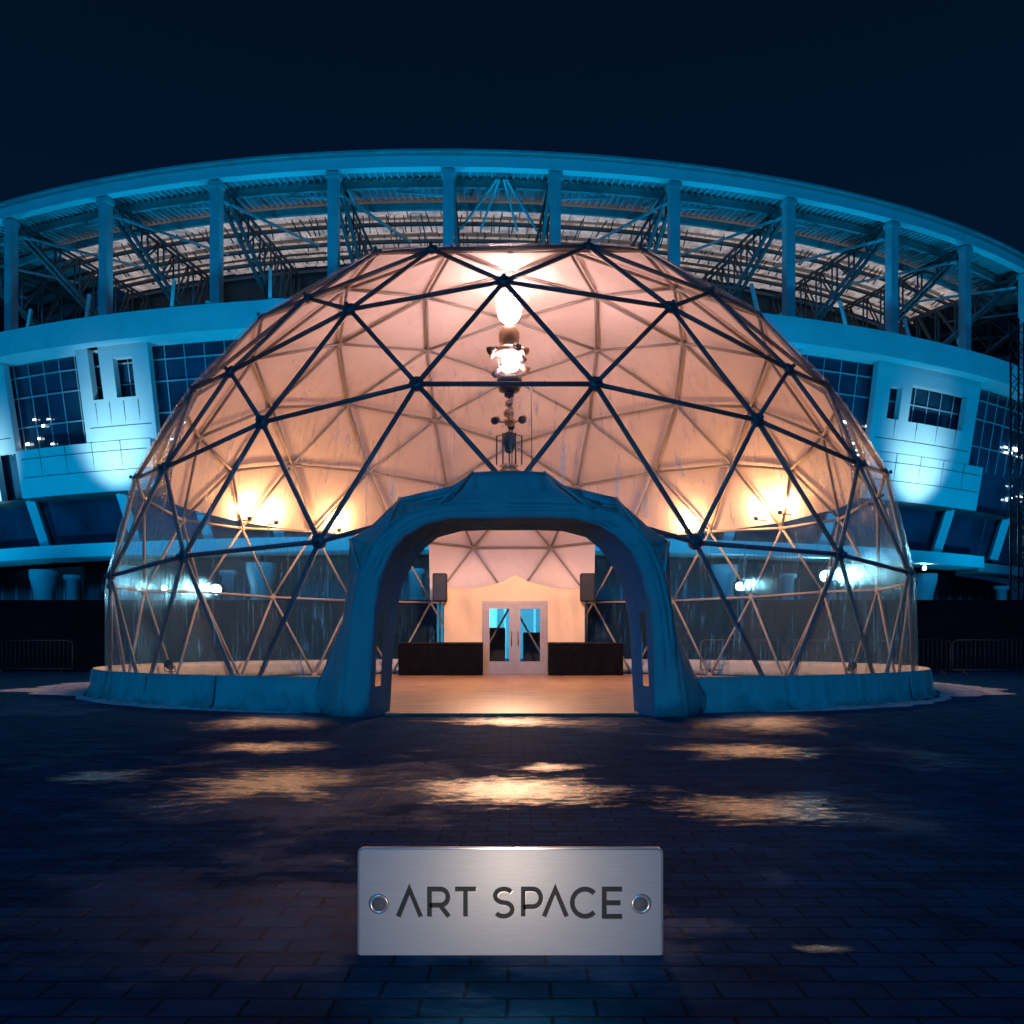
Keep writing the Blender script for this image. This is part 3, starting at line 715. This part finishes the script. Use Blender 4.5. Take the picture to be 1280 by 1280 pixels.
# hem rope of the white membrane
# skirt
m = MB(); n = 160; rows = [(8.10, .44), (8.12, .30), (8.135, .16), (8.16, .05), (8.22, .006)]
grid = []
for k in range(n + 1):
    a = 2 * PI * k / n - PI
    colv = []
    for r, z in rows:
        rr = r + .03 * noise.noise(Vector((math.sin(a) * 6, math.cos(a) * 6, z * 3))) * (1 + (z < .1) * 2)
        colv.append(m.bm.verts.new((rr * math.sin(a), -rr * math.cos(a), z)))
    grid.append((a, colv))
for (a, A), (b, B) in zip(grid, grid[1:]):
    c = (a + b) / 2; x = 8.1 * math.sin(c)
    if abs(c) < .4 and abs(x) < 1.75: continue
    if abs(c) > 2.6 and abs(x) < 1.0: continue
    for j in range(len(rows) - 1): m.bm.faces.new([A[j], B[j], B[j + 1], A[j + 1]])
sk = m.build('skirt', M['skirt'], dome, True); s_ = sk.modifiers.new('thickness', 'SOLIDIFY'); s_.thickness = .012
for k in range(-9, 10):
    a = math.radians(k * 11.0 + 4.0)
    if abs(8.1 * math.sin(a)) < 2.7 and abs(a) < 1: continue
    m = MB(); q = [Vector((r * math.sin(a), -r * math.cos(a), z)) for r, z in ((8.125, .43), (8.145, .29), (8.16, .16), (8.185, .06), (8.26, .02))]
    for p0_, p1_ in zip(q, q[1:]): m.bar(p0_, p1_, .05, .014, up=(math.sin(a), -math.cos(a), 0))
    m.build('skirt_seam', M['canvas'], dome)

# ---- entrance porch
def surf(X, Yp, off=.10):      # point on the dome's surface seen at that pixel
    u, v = (X - 640) / F, (HOR - Yp) / F
    best = None; t = 8.0
    while t < 14:
        x, y, z = u * t, CAMY + t, EYE + v * t
        if z > ZE: q = math.sqrt(x * x + y * y + ((z - ZE) / SQ) ** 2)
        else: q = math.sqrt(x * x + y * y)
        if q < R + off: return Vector((x, y, max(z, 0)))
        t += .005
    return Vector((u * 10.6, CAMY + 10.6, EYE + v * 10.6))
porch = bpy.data.objects.new('entrance_porch', None); COL.objects.link(porch); porch.parent = dome; porch.empty_display_size = .3
outL = [(386, 893), (390, 868), (404, 838), (428, 776), (435, 720), (437, 674), (461, 660), (500, 622), (566, 607), (591, 590), (640, 588)]
outR = [(888, 893), (884, 868), (868, 842), (841, 776), (838, 725), (836, 677), (812, 660), (770, 622), (702, 606), (680, 590), (640, 588)]
midp = [(2.02, 0), (1.98, .35), (1.93, .8), (1.88, 1.25), (1.78, 1.70), (1.66, 1.98), (1.48, 2.20), (1.26, 2.36), (.86, 2.48), (.42, 2.50), (0, 2.50)]
arch = [(1.67, 0), (1.65, .35), (1.63, .8), (1.60, 1.25), (1.50, 1.68), (1.38, 1.94), (1.20, 2.12), (1.0, 2.24), (.70, 2.31), (.35, 2.31), (0, 2.31)]
archb = [(1.49, 0), (1.47, .35), (1.45, .8), (1.42, 1.20), (1.33, 1.58), (1.20, 1.84), (1.06, 2.02), (.90, 2.15), (.62, 2.225), (.33, 2.235), (0, 2.235)]
YF, YB = -8.42, -7.98
m = MB()
def strip(A, B, sub=4, wr=.02, sag=0):
    """cloth between two polylines, with folds"""
    rows_ = []
    dense = 3
    def dn(Pl):
        o = []
        for a, b in zip(Pl, Pl[1:]): o += [a.lerp(b, k / dense) for k in range(dense)]
        return o + [Pl[-1]]
    A, B = dn(A), dn(B)
    for k in range(sub + 1):
        f = k / sub; row = []
        for a, b in zip(A, B):
            p = a.lerp(b, f); s = math.sin(PI * f)
            w_ = noise.noise(p * 1.6) * wr * 2 + noise.noise(p * 4.0) * wr
            row.append(m.bm.verts.new(p + Vector((0, w_ * s + sag * s, -abs(w_) * s * .5))))
        rows_.append(row)
    for A_, B_ in zip(rows_, rows_[1:]):
        for j in range(len(A_) - 1): m.bm.faces.new([A_[j], A_[j + 1], B_[j + 1], B_[j]])
for sg, out in ((-1, outL), (1, outR)):
    O = [surf(x, y) for x, y in out]; O[0].z = 0.0
    Mi = [Vector((sg * x, YF, z)) for x, z in midp]; Ar = [Vector((sg * x, YF - .03, z)) for x, z in arch]
    strip(O, Mi, 6, .05, .04); strip(Mi, Ar, 4, .03, -.02)
bmesh.ops.remove_doubles(m.bm, verts=m.bm.verts[:], dist=.002)
SEAMS = [(surf(*o_[k]), Vector((sg * midp[q][0], YF - .01, midp[q][1]))) for sg, o_ in ((-1, outL), (1, outR)) for k, q in ((5, 4), (7, 6), (9, 8))]
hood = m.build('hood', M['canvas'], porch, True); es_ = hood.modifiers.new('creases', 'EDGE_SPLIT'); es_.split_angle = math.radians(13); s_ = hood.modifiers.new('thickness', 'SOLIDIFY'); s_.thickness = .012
for a, b in SEAMS:
    m = MB(); m.tube(a, b, .018, n=5); m.build('seam_piping', M['skirt'], porch)
# tunnel with a slit window each side
m = MB(); fs = [0, .22, .48, .75, 1]
def tp(sg, j, f):
    (x0, z0), (x1, z1) = arch[j], archb[j]
    return (sg * (x0 + (x1 - x0) * f), YF - .03 + (YB - YF + .03) * f, z0 + (z1 - z0) * f)
for sg in (-1, 1):
    for j in range(len(arch) - 1):
        for a, b in zip(fs, fs[1:]):
            if j in (1, 2) and a == .22: continue
            m.quad(tp(sg, j, a), tp(sg, j, b), tp(sg, j + 1, b), tp(sg, j + 1, a))
bmesh.ops.remove_doubles(m.bm, verts=m.bm.verts[:], dist=.002)
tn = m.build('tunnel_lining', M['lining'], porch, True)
m = MB()
m.path([Vector((sg * (x + .05), YB + .06, z + .05)) for sg, (x, z) in [(-1, a) for a in archb] + [(1, a) for a in archb[::-1]][1:]], .03, 6)
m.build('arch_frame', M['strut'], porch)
m = MB(); m.box((0, -7.75, .02), (3.0, 1.25, .03)); m.build('threshold_mat', M['floor'], porch)

# ---- rear vestibule and doors (depth ~24.6 m)
VY = 6.30
def vx(x): return (x - 640) / F * (VY - CAMY)
def vz(y): return EYE + (HOR - y) / F * (VY - CAMY)
m = MB()
prof = [(555, 735), (585, 737), (607, 733), (628, 728), (645, 718), (662, 728), (685, 733), (705, 737), (731, 737)]
xs = [vx(a) for a, _ in prof]; tops = [vz(b) for _, b in prof]
dl, dr = vx(603), vx(684); dt = vz(752)
def topz(x):
    for (a, b), (c, e) in zip(zip(xs, tops), list(zip(xs, tops))[1:]):
        if a <= x <= c: return b + (e - b) * (x - a) / (c - a)
    return tops[0]
N_ = 44
cols = [xs[0] + (xs[-1] - xs[0]) * k / N_ for k in range(N_ + 1)] + [dl, dr]; cols = sorted(cols)
def vy(x, z):
    s = abs(x - vx(643)) - .95
    fold = .06 * math.sin(x * 9 + z * 1.2) * max(0, min(1, s * 2)) + .10 * noise.noise(Vector((x * 2.2 + z * .8, z * .7, 3)))
    return VY + fold * .8
for a, b in zip(cols, cols[1:]):
    if b - a < 1e-5: continue
    c = (a + b) / 2; z0 = dt if dl < c < dr else 0.02
    for k in range(8):
        za, zb = [z0 + (topz(a) - z0) * q / 8 for q in (k, k + 1)]; zc, ze = [z0 + (topz(b) - z0) * q / 8 for q in (k, k + 1)]
        m.quad((a, vy(a, za), za), (b, vy(b, zc), zc), (b, vy(b, ze), ze), (a, vy(a, zb), zb))
for a, b in zip(cols, cols[1:]):       # roof going back to the skin
    if b - a < 1e-5: continue
    m.quad((a, vy(a, topz(a)), topz(a)), (b, vy(b, topz(b)), topz(b)), (b * .95, 7.6, topz(b) + .12), (a * .95, 7.6, topz(a) + .12))
bmesh.ops.remove_doubles(m.bm, verts=m.bm.verts[:], dist=.001)
vest = m.build('vestibule', M['warm_lit_cloth'], dome, True)
dfm = MB(); DY = VY - .06; dc = (dl + dr) / 2; dw = dr - dl
for x in (dl + .04, dr - .04, dc): dfm.box((x, DY, dt / 2 + .01), (.075 if x != dc else .05, .1, dt))
dfm.box((dc, DY - .002, dt - .03), (dw + .004, .11, .09)); dfm.box((dc, DY, .035), (dw, .12, .03))
dfm.build('door_frame', M['door_frame'], dome)
for sg in (-1, 1):
    x0, x1 = (dl + .08, dc - .03) if sg < 0 else (dc + .03, dr - .08)
    m = MB(); st = .13
    m.box((x0 + st / 2, DY - .02, dt / 2), (st, .05, dt - .12)); m.box((x1 - st / 2, DY - .02, dt / 2), (st, .05, dt - .12))
    m.box(((x0 + x1) / 2, DY - .022, dt - .14), (x1 - x0 - .01, .036, .14)); m.box(((x0 + x1) / 2, DY - .022, .22), (x1 - x0 - .01, .036, .34))
    dl_ = m.build('door', M['door_frame'], dome)
    m = MB(); m.box(((x0 + x1) / 2, DY - .01, dt / 2 + .1), (x1 - x0 - 2 * st, .012, dt - .5)); m.build('pane', M['door_glass'], dl_)
    m = MB(); hx = x1 - st / 2 if sg < 0 else x0 + st / 2
    m.tube((hx, DY - .09, .85), (hx, DY - .09, 1.25), .015); m.tube((hx, DY - .09, .88), (hx, DY - .03, .88), .01); m.tube((hx, DY - .09, 1.22), (hx, DY - .03, 1.22), .01)
    m.build('handle', M['hub'], dl_)

# ================================================================== inside the dome
def counter(x0, x1, label):
    y = 5.3; h = .90
    o = thing('draped_counter', label, 'counter', ((x0 + x1) / 2, y, 0), 'black draped counters flanking the doors')
    m = MB(); nn = 40
    top = []; bot = []
    pts = [(x0, y + .6)] + [(x0 + (x1 - x0) * k / nn, y) for k in range(nn + 1)] + [(x1, y + .6)]
    for i, (x, yy) in enumerate(pts):
        wv = .035 * noise.noise(Vector((x * 3, 1, 0))) + .02 * math.sin(x * 14)
        top.append(m.bm.verts.new((x, yy, h))); bot.append(m.bm.verts.new((x, yy - (wv + .03 if 0 < i < len(pts) - 1 else 0), .015)))
    for a in range(len(pts) - 1): m.bm.faces.new([top[a], top[a + 1], bot[a + 1], bot[a]])
    m.build('drape', M['black_cloth'], o)
    m = MB(); m.box(((x0 + x1) / 2, y + .3, h + .02), (x1 - x0 + .02, .64, .035)); m.build('counter_top', M['black'], o)
counter((498 - 640) / F * 23.7, (603 - 640) / F * 23.7, 'long black draped counter left of the glass doors inside the dome')
counter((686 - 640) / F * 23.7, (779 - 640) / F * 23.7, 'long black draped counter right of the glass doors inside the dome')
def speaker(xp, label):
    y = 6.0; x = (xp - 640) / F * (y - CAMY); zt, zb = EYE + (HOR - 717) / F * (y - CAMY), EYE + (HOR - 752) / F * (y - CAMY)
    o = thing('loudspeaker', label, 'loudspeaker', (x, y, 0), 'black loudspeakers on stands')
    m = MB(); m.box((x, y, (zt + zb) / 2), (.40, .38, zt - zb)); bmesh.ops.bevel(m.bm, geom=m.bm.edges[:], offset=.02, segments=2, affect='EDGES'); m.build('cabinet', M['black'], o)
    m = MB(); m.box((x, y - .195, (zt + zb) / 2), (.35, .02, zt - zb - .06)); m.build('grille', M['dark_metal'], o)
    m = MB(); m.tube((x, y, .45), (x, y, zb), .02); m.build('pole', M['dark_metal'], o)
    for k in range(3):
        a = 2 * PI * k / 3 + .5
        m = MB(); m.tube((x, y, .75), (x + .45 * math.sin(a), y + .45 * math.cos(a), .03), .012); m.build('leg', M['dark_metal'], o)
speaker(550, 'black loudspeaker on a stand left of the white vestibule')
speaker(734, 'black loudspeaker on a stand right of the white vestibule')

# ---- wash lights at the foot of the white cover
def wash(xp, yp, label, pw=1.0):
    u, v = (xp - 640) / F, (HOR - yp) / F; t = 30.0
    while t > 12:
        x, y, z = u * t, CAMY + t, EYE + v * t
        if x * x + y * y + ((z - ZE) / SQ) ** 2 < (R - .27) ** 2: break
        t -= .01
    c = Vector((x, y, z)); out = Vector((x, y, 0)).normalized()
    o = thing('wash_light', label, 'light', c, 'warm wash lights round the foot of the white cover')
    m = MB(); q = out.to_track_quat('Z', 'Y').to_matrix()
    m.lathe(c + Vector((0, 0, -.24)), [(.001, .02), (.045, .02), (.06, .08), (.06, .13)], 12); m.build('housing', M['dark_metal'], o)
    m = MB(); m.ball(c, .10 * pw); m.build('lens', M['wash'], o, True)
    m = MB(); m.tube(c + Vector((0, 0, -.2)), c + out * .35 + Vector((0, 0, -.2)), .018); m.build('bracket', M['dark_metal'], o)
wl = [(312, 640, 'left one of the bright pair of wash lights above the clear wall, left side', 1.0), (345, 645, 'right one of the bright pair of wash lights above the clear wall, left side', 1.0),
      (424, 655, 'wash light right beside the left shoulder of the entrance', 1.0), (858, 657, 'wash light right beside the right shoulder of the entrance', 1.0),
      (945, 640, 'left one of the bright pair of wash lights, right side of the dome', 1.0), (975, 632, 'right one of the bright pair of wash lights, right side of the dome', 1.0)]
for a in wl: wash(*a)
def dead_wash(xp, yp, Y, label, k=1.0):
    c = px(xp, yp, Y); o = thing('stage_lamp', label, 'lamp', c, 'unlit stage lamps')
    m = MB(); m.lathe(c, [(a_ * k, b_ * k) for a_, b_ in ((.001, -.16), (.1, -.15), (.13, .05), (.14, .16), (.12, .16), (.1, .02), (.001, .0))], 14, Matrix.Rotation(1.1, 3, 'X')); m.build('head', M['black'], o)
    m = MB(); m.path([c + Vector((-.17, 0, 0)) * k, c + Vector((-.17, .05, -.2)) * k, c + Vector((.17, .05, -.2)) * k, c + Vector((.17, 0, 0)) * k], .015 * k, 6); m.build('yoke', M['dark_metal'], o)
dead_wash(246, 632, 2.6, 'dark unlit stage lamp hung at the far left of the white cover')
dead_wash(1035, 630, 2.6, 'dark unlit stage lamp hung at the far right of the white cover')
dead_wash(212, 832, -1.0, 'dark stage lamp on the floor at the left end of the clear wall', .62)
dead_wash(1064, 834, -1.0, 'dark stage lamp on the floor at the right end of the clear wall', .62)

# ---- hanging light sculpture
CX, CYY = -.06, 0.0
def hz(yp): return EYE + (HOR - yp) / F * (CYY - CAMY)
ch = thing('hanging_light_sculpture', 'tall hanging chain of glowing globes, spotlights and metal rods under the dome top', 'chandelier', (CX, CYY, hz(595)))
c3 = lambda z, dx=0, dy=0: Vector((CX + dx, CYY + dy, z))
m = MB(); m.tube(c3(hz(590)), c3(ZE + R * SQ - .05), .015, n=6); m.build('cable', M['dark_metal'], ch)
m = MB(); m.ball(c3(hz(390)), .25, seg=24); m.build('large_globe', M['globe'], ch, True)
m = MB(); m.ball(c3(hz(457)), .165, 1.25, 1.25, .8, seg=20); m.build('small_globe', M['globe_small'], ch, True)
m = MB(); m.lathe(c3(hz(410)), [(.16, 0), (.22, -.12), (.22, -.3), (.12, -.42), (.02, -.46)], 20); m.lathe(c3(hz(433)), [(.02, .0), (.30, -.06), (.33, -.13), (.29, -.17)], 24); m.build('bell', M['brass'], ch)
m = MB(); m.lathe(c3(hz(475)), [(.05, .1), (.26, .06), (.28, -.1), (.22, -.24), (.02, -.26)], 20); m.build('lower_drum', M['dark_metal'], ch)
for k in range(9):
    a = 2 * PI * k / 9 + .2; rr = .40 if k % 2 else .33; z = hz(446) + (.1 if k % 3 else -.22)
    p = c3(z, rr * math.cos(a), rr * math.sin(a)); out = Vector((math.cos(a), math.sin(a), -.6)).normalized()
    m = MB(); m.lathe(p, [(.001, -.09), (.05, -.08), (.06, .0), (.085, .12), (.07, .12), (.025, .02)], 12, out.to_track_quat('Z', 'Y').to_matrix())
    m.tube(p, c3(hz(440)), .012, n=5); m.build('spotlight_head', M['black'] if k % 2 else M['brass'], ch)
for k, (yy, rr, mt) in enumerate(((493, .11, 'dark_metal'), (505, .09, 'brass'), (516, .10, 'wet_metal'), (528, .13, 'brass'))):
    m = MB(); m.lathe(c3(hz(yy)), [(.01, .09), (rr, .05), (rr, -.05), (.01, -.09)], 14); m.build('bead', M[mt], ch)
for k in range(6):
    a = 2 * PI * k / 6 + .4; z = hz(522 + 6 * (k % 2)); p = c3(z, .34 * math.cos(a), .34 * math.sin(a))
    m = MB(); m.ball(p, .085, seg=10); m.tube(p, c3(hz(530)), .012, n=5); m.build('small_lamp_head', M['black'] if k % 2 else M['brass'], ch, False)
m = MB(); m.lathe(c3(hz(552)), [(.01, .22), (.1, .18), (.15, .05), (.14, -.12), (.07, -.24), (.01, -.26)], 18); m.build('lower_pod', M['dark_metal'], ch, True)
for k in range(6):
    a = 2 * PI * k / 6; z = hz(545)
    m = MB(); x, y = .27 * math.cos(a), .27 * math.sin(a); m.tube(c3(z, x, y), c3(z - .62, x, y), .018, n=6); m.tube(c3(z, x, y), c3(z + .05), .01, n=5); m.build('hanging_rod', M['dark_metal'], ch)
m = MB(); m.tube(c3(hz(476), .47, 0), c3(hz(600), .49, 0), .009, n=5); m.build('side_cable', M['dark_metal'], ch)
m = MB(); m.lathe(c3(hz(585)), [(.01, .1), (.2, .06), (.22, -.05), (.01, -.12)], 16); m.build('bottom_disc', M['brass'], ch)

for dx_, dy_, pw_ in ((0, 0, 1700), ):
    dlt = spot('interior_fill_spot', c3(hz(604)), c3(0), pw_, (1, .54, .30), math.radians(174), .15, .12)  # added spot without a fixture, brightens floor and vestibule

# ---- flight cases outside the rear door
for i, (x, y, wd, h, lb) in enumerate(((-.62, 9.6, .8, 1.35, 'tall black flight case seen through the left door pane'), (.72, 9.9, .7, 1.2, 'black flight case seen through the right door pane'))):
    o = thing('flight_case', lb, 'case', (x, y, 0)); m = MB(); m.box((x, y, h / 2 + .08), (wd, .6, h)); bmesh.ops.bevel(m.bm, geom=m.bm.edges[:], offset=.02, segments=2, affect='EDGES'); m.build('body', M['case'], o)
    m = MB(); m.box((x, y - .005, h * .7), (wd + .02, .62, .03)); m.build('lid_band', M['barrier'], o)
    for a in (-1, 1):
        m = MB(); m.tube((x + a * wd * .35, y - .25, .05), (x + a * wd * .35, y - .19, .05), .05, n=12); m.build('caster', M['black'], o)

# ================================================================== snow and glaze patches imitating lamp reflections
m = MB()
def snow_arc(a0, a1, rin, wmax, seed):
    n = 90; rowsn = []
    for k in range(n + 1):
        f = k / n; a = math.radians(a0 + (a1 - a0) * f); env = math.sin(PI * f) ** .6
        wd = wmax * env * (.55 + .9 * abs(noise.noise(Vector((a * 9, seed, 0))))) + .02
        row = []
        for j in range(7):
            g_ = j / 6; r = rin + wd * g_
            z = .004 + .05 * math.sin(PI * min(1, g_ * 1.1 + .05)) * env * (.4 + noise.noise(Vector((a * 30, g_ * 5, seed))) * .9 + .3)
            if j == 6: z = -.01
            row.append(m.bm.verts.new((r * math.sin(a), -r * math.cos(a), max(z, -.01))))
        rowsn.append(row)
    for A, B in zip(rowsn, rowsn[1:]):
        for j in range(6): m.bm.faces.new([A[j], A[j + 1], B[j + 1], B[j]])
snow_arc(-118, -60, 8.25, 2.4, 1.3); snow_arc(-64, -18, 8.30, .25, 2.2)
snow_arc(58, 116, 8.25, 2.4, 4.1); snow_arc(22, 60, 8.32, .35, 5.5)
o = m.build('snow', M['snow'], None, True); o['kind'] = 'stuff'; o['label'] = 'thin trodden snow lying round the foot of the dome'
def glint_sheet(cx, cyp, wpx, hpx, seed):
    m = MB(); d0 = EYE * F / (cyp - HOR); x0 = (cx - 640) / F * d0; n = 60
    near = EYE * F / (cyp + hpx / 2 - HOR); far = EYE * F / (cyp - hpx / 2 - HOR)
    c = m.bm.verts.new((x0, CAMY + (near + far) / 2, .005)); vs_ = []
    for k in range(n):
        a = 2 * PI * k / n; q = 1 + .55 * noise.noise(Vector((math.cos(a) * 1.8, math.sin(a) * 1.8, seed)))
        vs_.append(m.bm.verts.new((x0 + wpx / 2 / F * d0 * math.cos(a) * q, CAMY + (near + far) / 2 + (far - near) / 2 * math.sin(a) * q, .005)))
    for k in range(n): m.bm.faces.new([c, vs_[k], vs_[(k + 1) % n]])
    return m
sl = [(345, 984, 330, 56), (640, 992, 440, 52), (945, 1014, 330, 46), (340, 902, 260, 26), (690, 960, 120, 14), (640, 903, 330, 14), (950, 905, 300, 34), (930, 940, 260, 26), (330, 935, 200, 20), (1030, 1188, 90, 16), (125, 972, 190, 26)]
for i, (a, b, c, e) in enumerate(sl):
    m = glint_sheet(a, b, c, e, i * 3.7 + .5); o = m.build('glint_glaze', M['ground_glint']); at_ = o.data.attributes.new('cover', 'FLOAT', 'POINT'); at_.data[0].value = 1.0; o['kind'] = 'stuff'; o['label'] = 'thin warm-tinted glaze imitating lamp reflections on the paving'

# ================================================================== overlaid logo, built as a steel sign standing on the paving
d0 = 2.27; SY = CAMY + d0
sw, sh = 382 / F * d0, 138 / F * d0; sx = (638 - 640) / F * d0; zc = EYE + (HOR - 1129) / F * d0
sign = thing('logo_plate', 'overlaid ART SPACE logo built as a brushed steel plate standing on the paving', 'sign', (sx, SY, 0))
def brushed():
    m, t, p = nmat('brushed_steel'); N = t.nodes.new; L = t.links.new
    c = N('ShaderNodeTexCoord'); mp = N('ShaderNodeMapping'); mp.inputs['Scale'].default_value = (6, 6, 160); L(c.outputs['Object'], mp.inputs[0])
    n = N('ShaderNodeTexNoise'); n.inputs['Scale'].default_value = 3; L(mp.outputs[0], n.inputs['Vector'])
    r = N('ShaderNodeValToRGB'); r.color_ramp.elements[0].color = (.42, .42, .43, 1); r.color_ramp.elements[1].color = (.56, .56, .57, 1); L(n.outputs['Fac'], r.inputs[0]); L(r.outputs[0], p.inputs['Base Color'])
    p.inputs['Metallic'].default_value = .25; p.inputs['Roughness'].default_value = .42; return m
M['brushed'] = brushed(); M['edge'] = mat('polished_edge', (.6, .6, .6), .25, .6, .05); M['engrave'] = mat('engraved_black', (.02, .02, .022), .6)
def rrect(m, cx, cz, w_, h, r, y0, y1):
    pts = []
    for qx, qz, a0 in ((1, 1, 0), (-1, 1, PI / 2), (-1, -1, PI), (1, -1, 3 * PI / 2)):
        for k in range(5):
            a = a0 + PI / 2 * k / 4; pts.append((cx + qx * (w_ / 2 - r) + r * math.cos(a), cz + qz * (h / 2 - r) + r * math.sin(a)))
    A = [m.bm.verts.new((x, y0, z)) for x, z in pts]; B = [m.bm.verts.new((x, y1, z)) for x, z in pts]
    m.bm.faces.new(A); m.bm.faces.new(B[::-1])
    for k in range(len(pts)): m.bm.faces.new([A[k], A[(k + 1) % len(pts)], B[(k + 1) % len(pts)], B[k]])
m = MB(); rrect(m, sx, zc, sw, sh, .014, SY + .002, SY + .018); m.build('rim', M['edge'], sign)
m = MB(); rrect(m, sx, zc, sw - .010, sh - .010, .011, SY - .001, SY + .0019); m.build('plate', M['brushed'], sign)
# lettering, drawn as strokes
LH = 36 / F * d0; lw = .0118; S = d0 / F
def stroke_letters():
    y = SY - .0025
    def P(x, yp): return Vector(((x - 640) * S, y, EYE + (HOR - yp) * S))
    T, B = 1111, 1145; out = []
    def arcp(cx, cyp, rx, ry, a0, a1, n=10): return [(cx + rx * math.cos(math.radians(a0 + (a1 - a0) * k / n)), cyp - ry * math.sin(math.radians(a0 + (a1 - a0) * k / n))) for k in range(n + 1)]
    L_ = {
        'A': [[(498, B), (512, T), (526, B)]],
        'R': [[(537, B), (537, T), (551, T)] + arcp(551, T + 10, 9, 10, 90, -90) + [(537, T + 20)], [(550, T + 20), (561, B)]],
        'T': [[(569, T), (595, T)], [(582, T), (582, B)]],
        'S': [arcp(630, T + 8.5, 11, 8.5, 35, 250, 12) + arcp(629.5, B - 8.5, 11, 8.5, 70, -145, 12)],
        'P': [[(654, B), (654, T), (666, T)] + arcp(666, T + 11, 10, 11, 90, -90) + [(654, T + 22)]],
        'A2': [[(680, B), (694, T), (708, B)]],
        'C': [arcp(731, 1128, 16, 17, 45, 315, 16)],
        'E': [[(777, T), (755, T), (755, B), (777, B)], [(755, 1128), (775, 1128)]]}
    return {k: [[P(a, b) for a, b in s] for s in v] for k, v in L_.items()}
def ribbon(m, pts, wd, yf, yb, off=(0, 0)):
    """one mitred stroke of lettering, a flat prism"""
    P2 = [(p.x + off[0], p.z + off[1]) for p in pts]
    Lf, Rt = [], []
    for k, (x, z) in enumerate(P2):
        ds = []
        if k > 0: ds.append((x - P2[k - 1][0], z - P2[k - 1][1]))
        if k < len(P2) - 1: ds.append((P2[k + 1][0] - x, P2[k + 1][1] - z))
        ds = [(a / math.hypot(a, b), b / math.hypot(a, b)) for a, b in ds if math.hypot(a, b) > 1e-7]
        tx, tz = sum(d_[0] for d_ in ds), sum(d_[1] for d_ in ds); ln = math.hypot(tx, tz) or 1; tx, tz = tx / ln, tz / ln
        c = max(.42, tx * ds[0][0] + tz * ds[0][1]); h_ = wd / 2 / c
        Lf.append((x - tz * h_, z + tx * h_)); Rt.append((x + tz * h_, z - tx * h_))
    V = [[m.bm.verts.new((x, y, z)) for x, z in side] for side, y in ((Lf, yf), (Rt, yf), (Lf, yb), (Rt, yb))]
    for k in range(len(P2) - 1):
        m.bm.faces.new([V[0][k], V[0][k + 1], V[1][k + 1], V[1][k]]); m.bm.faces.new([V[2][k], V[2][k + 1], V[3][k + 1], V[3][k]])
        m.bm.faces.new([V[0][k], V[0][k + 1], V[2][k + 1], V[2][k]]); m.bm.faces.new([V[1][k], V[1][k + 1], V[3][k + 1], V[3][k]])
    for k in (0, -1): m.bm.faces.new([V[0][k], V[1][k], V[3][k], V[2][k]])
for k_, strokes in stroke_letters().items():
    m = MB()
    for q, s in enumerate(strokes): ribbon(m, s, lw, SY - .0036 - q * .0003, SY - .0008)
    lt_ = m.build('letter', M['engrave'], sign)
    m = MB()
    for q, s in enumerate(strokes): ribbon(m, s, lw, SY - .0024 - q * .0003, SY - .0006, (.0016, -.0022))
    m.build('letter_highlight', M['edge'], lt_)  # offset pale strokes paint a highlight along the letters
for xp in (474, 801):
    c = Vector(((xp - 640) * S, SY - .001, EYE + (HOR - 1129.5) * S)); rot = Matrix.Rotation(PI / 2, 3, 'X')
    m = MB(); m.lathe(c, [(.0265, 0), (.0265, .004), (.021, .006), (.018, .003)], 24, rot); r_ = m.build('rivet', M['edge'], sign)
    m = MB(); m.lathe(c, [(.018, .002), (.012, .008), (.001, .010)], 20, rot); m.build('rivet_head', M['joint'], r_)
for s_ in (-1, 1):
    m = MB(); m.box((sx + s_ * sw * .36, SY + .085, .012), (.03, .12, .024)); m.box((sx + s_ * sw * .36, SY + .032, .09), (.03, .024, .16)); m.build('foot', M['dark_metal'], sign)
# added spotlight, out of view, that brightens the sign
gl = thing('added_spotlight', 'small black spotlight added out of view to light the sign', 'spotlight', (sx, SY - .84, 0))
gp = Vector((sx, SY - .84, .07)); ax = (Vector((sx, SY, zc)) - gp).normalized()
m = MB(); m.lathe(gp, [(.001, -.07), (.04, -.07), (.045, .03), (.04, .03)], 14, ax.to_track_quat('Z', 'Y').to_matrix()); m.tube((gp.x, gp.y, 0), (gp.x, gp.y, .1), .01); m.build('housing', M['black'], gl)
lt = spot('sign_fill_spot', gp + ax * .05, (sx, SY, zc + .03), 11, (1, .80, .62), math.radians(104), 1.0, .03)
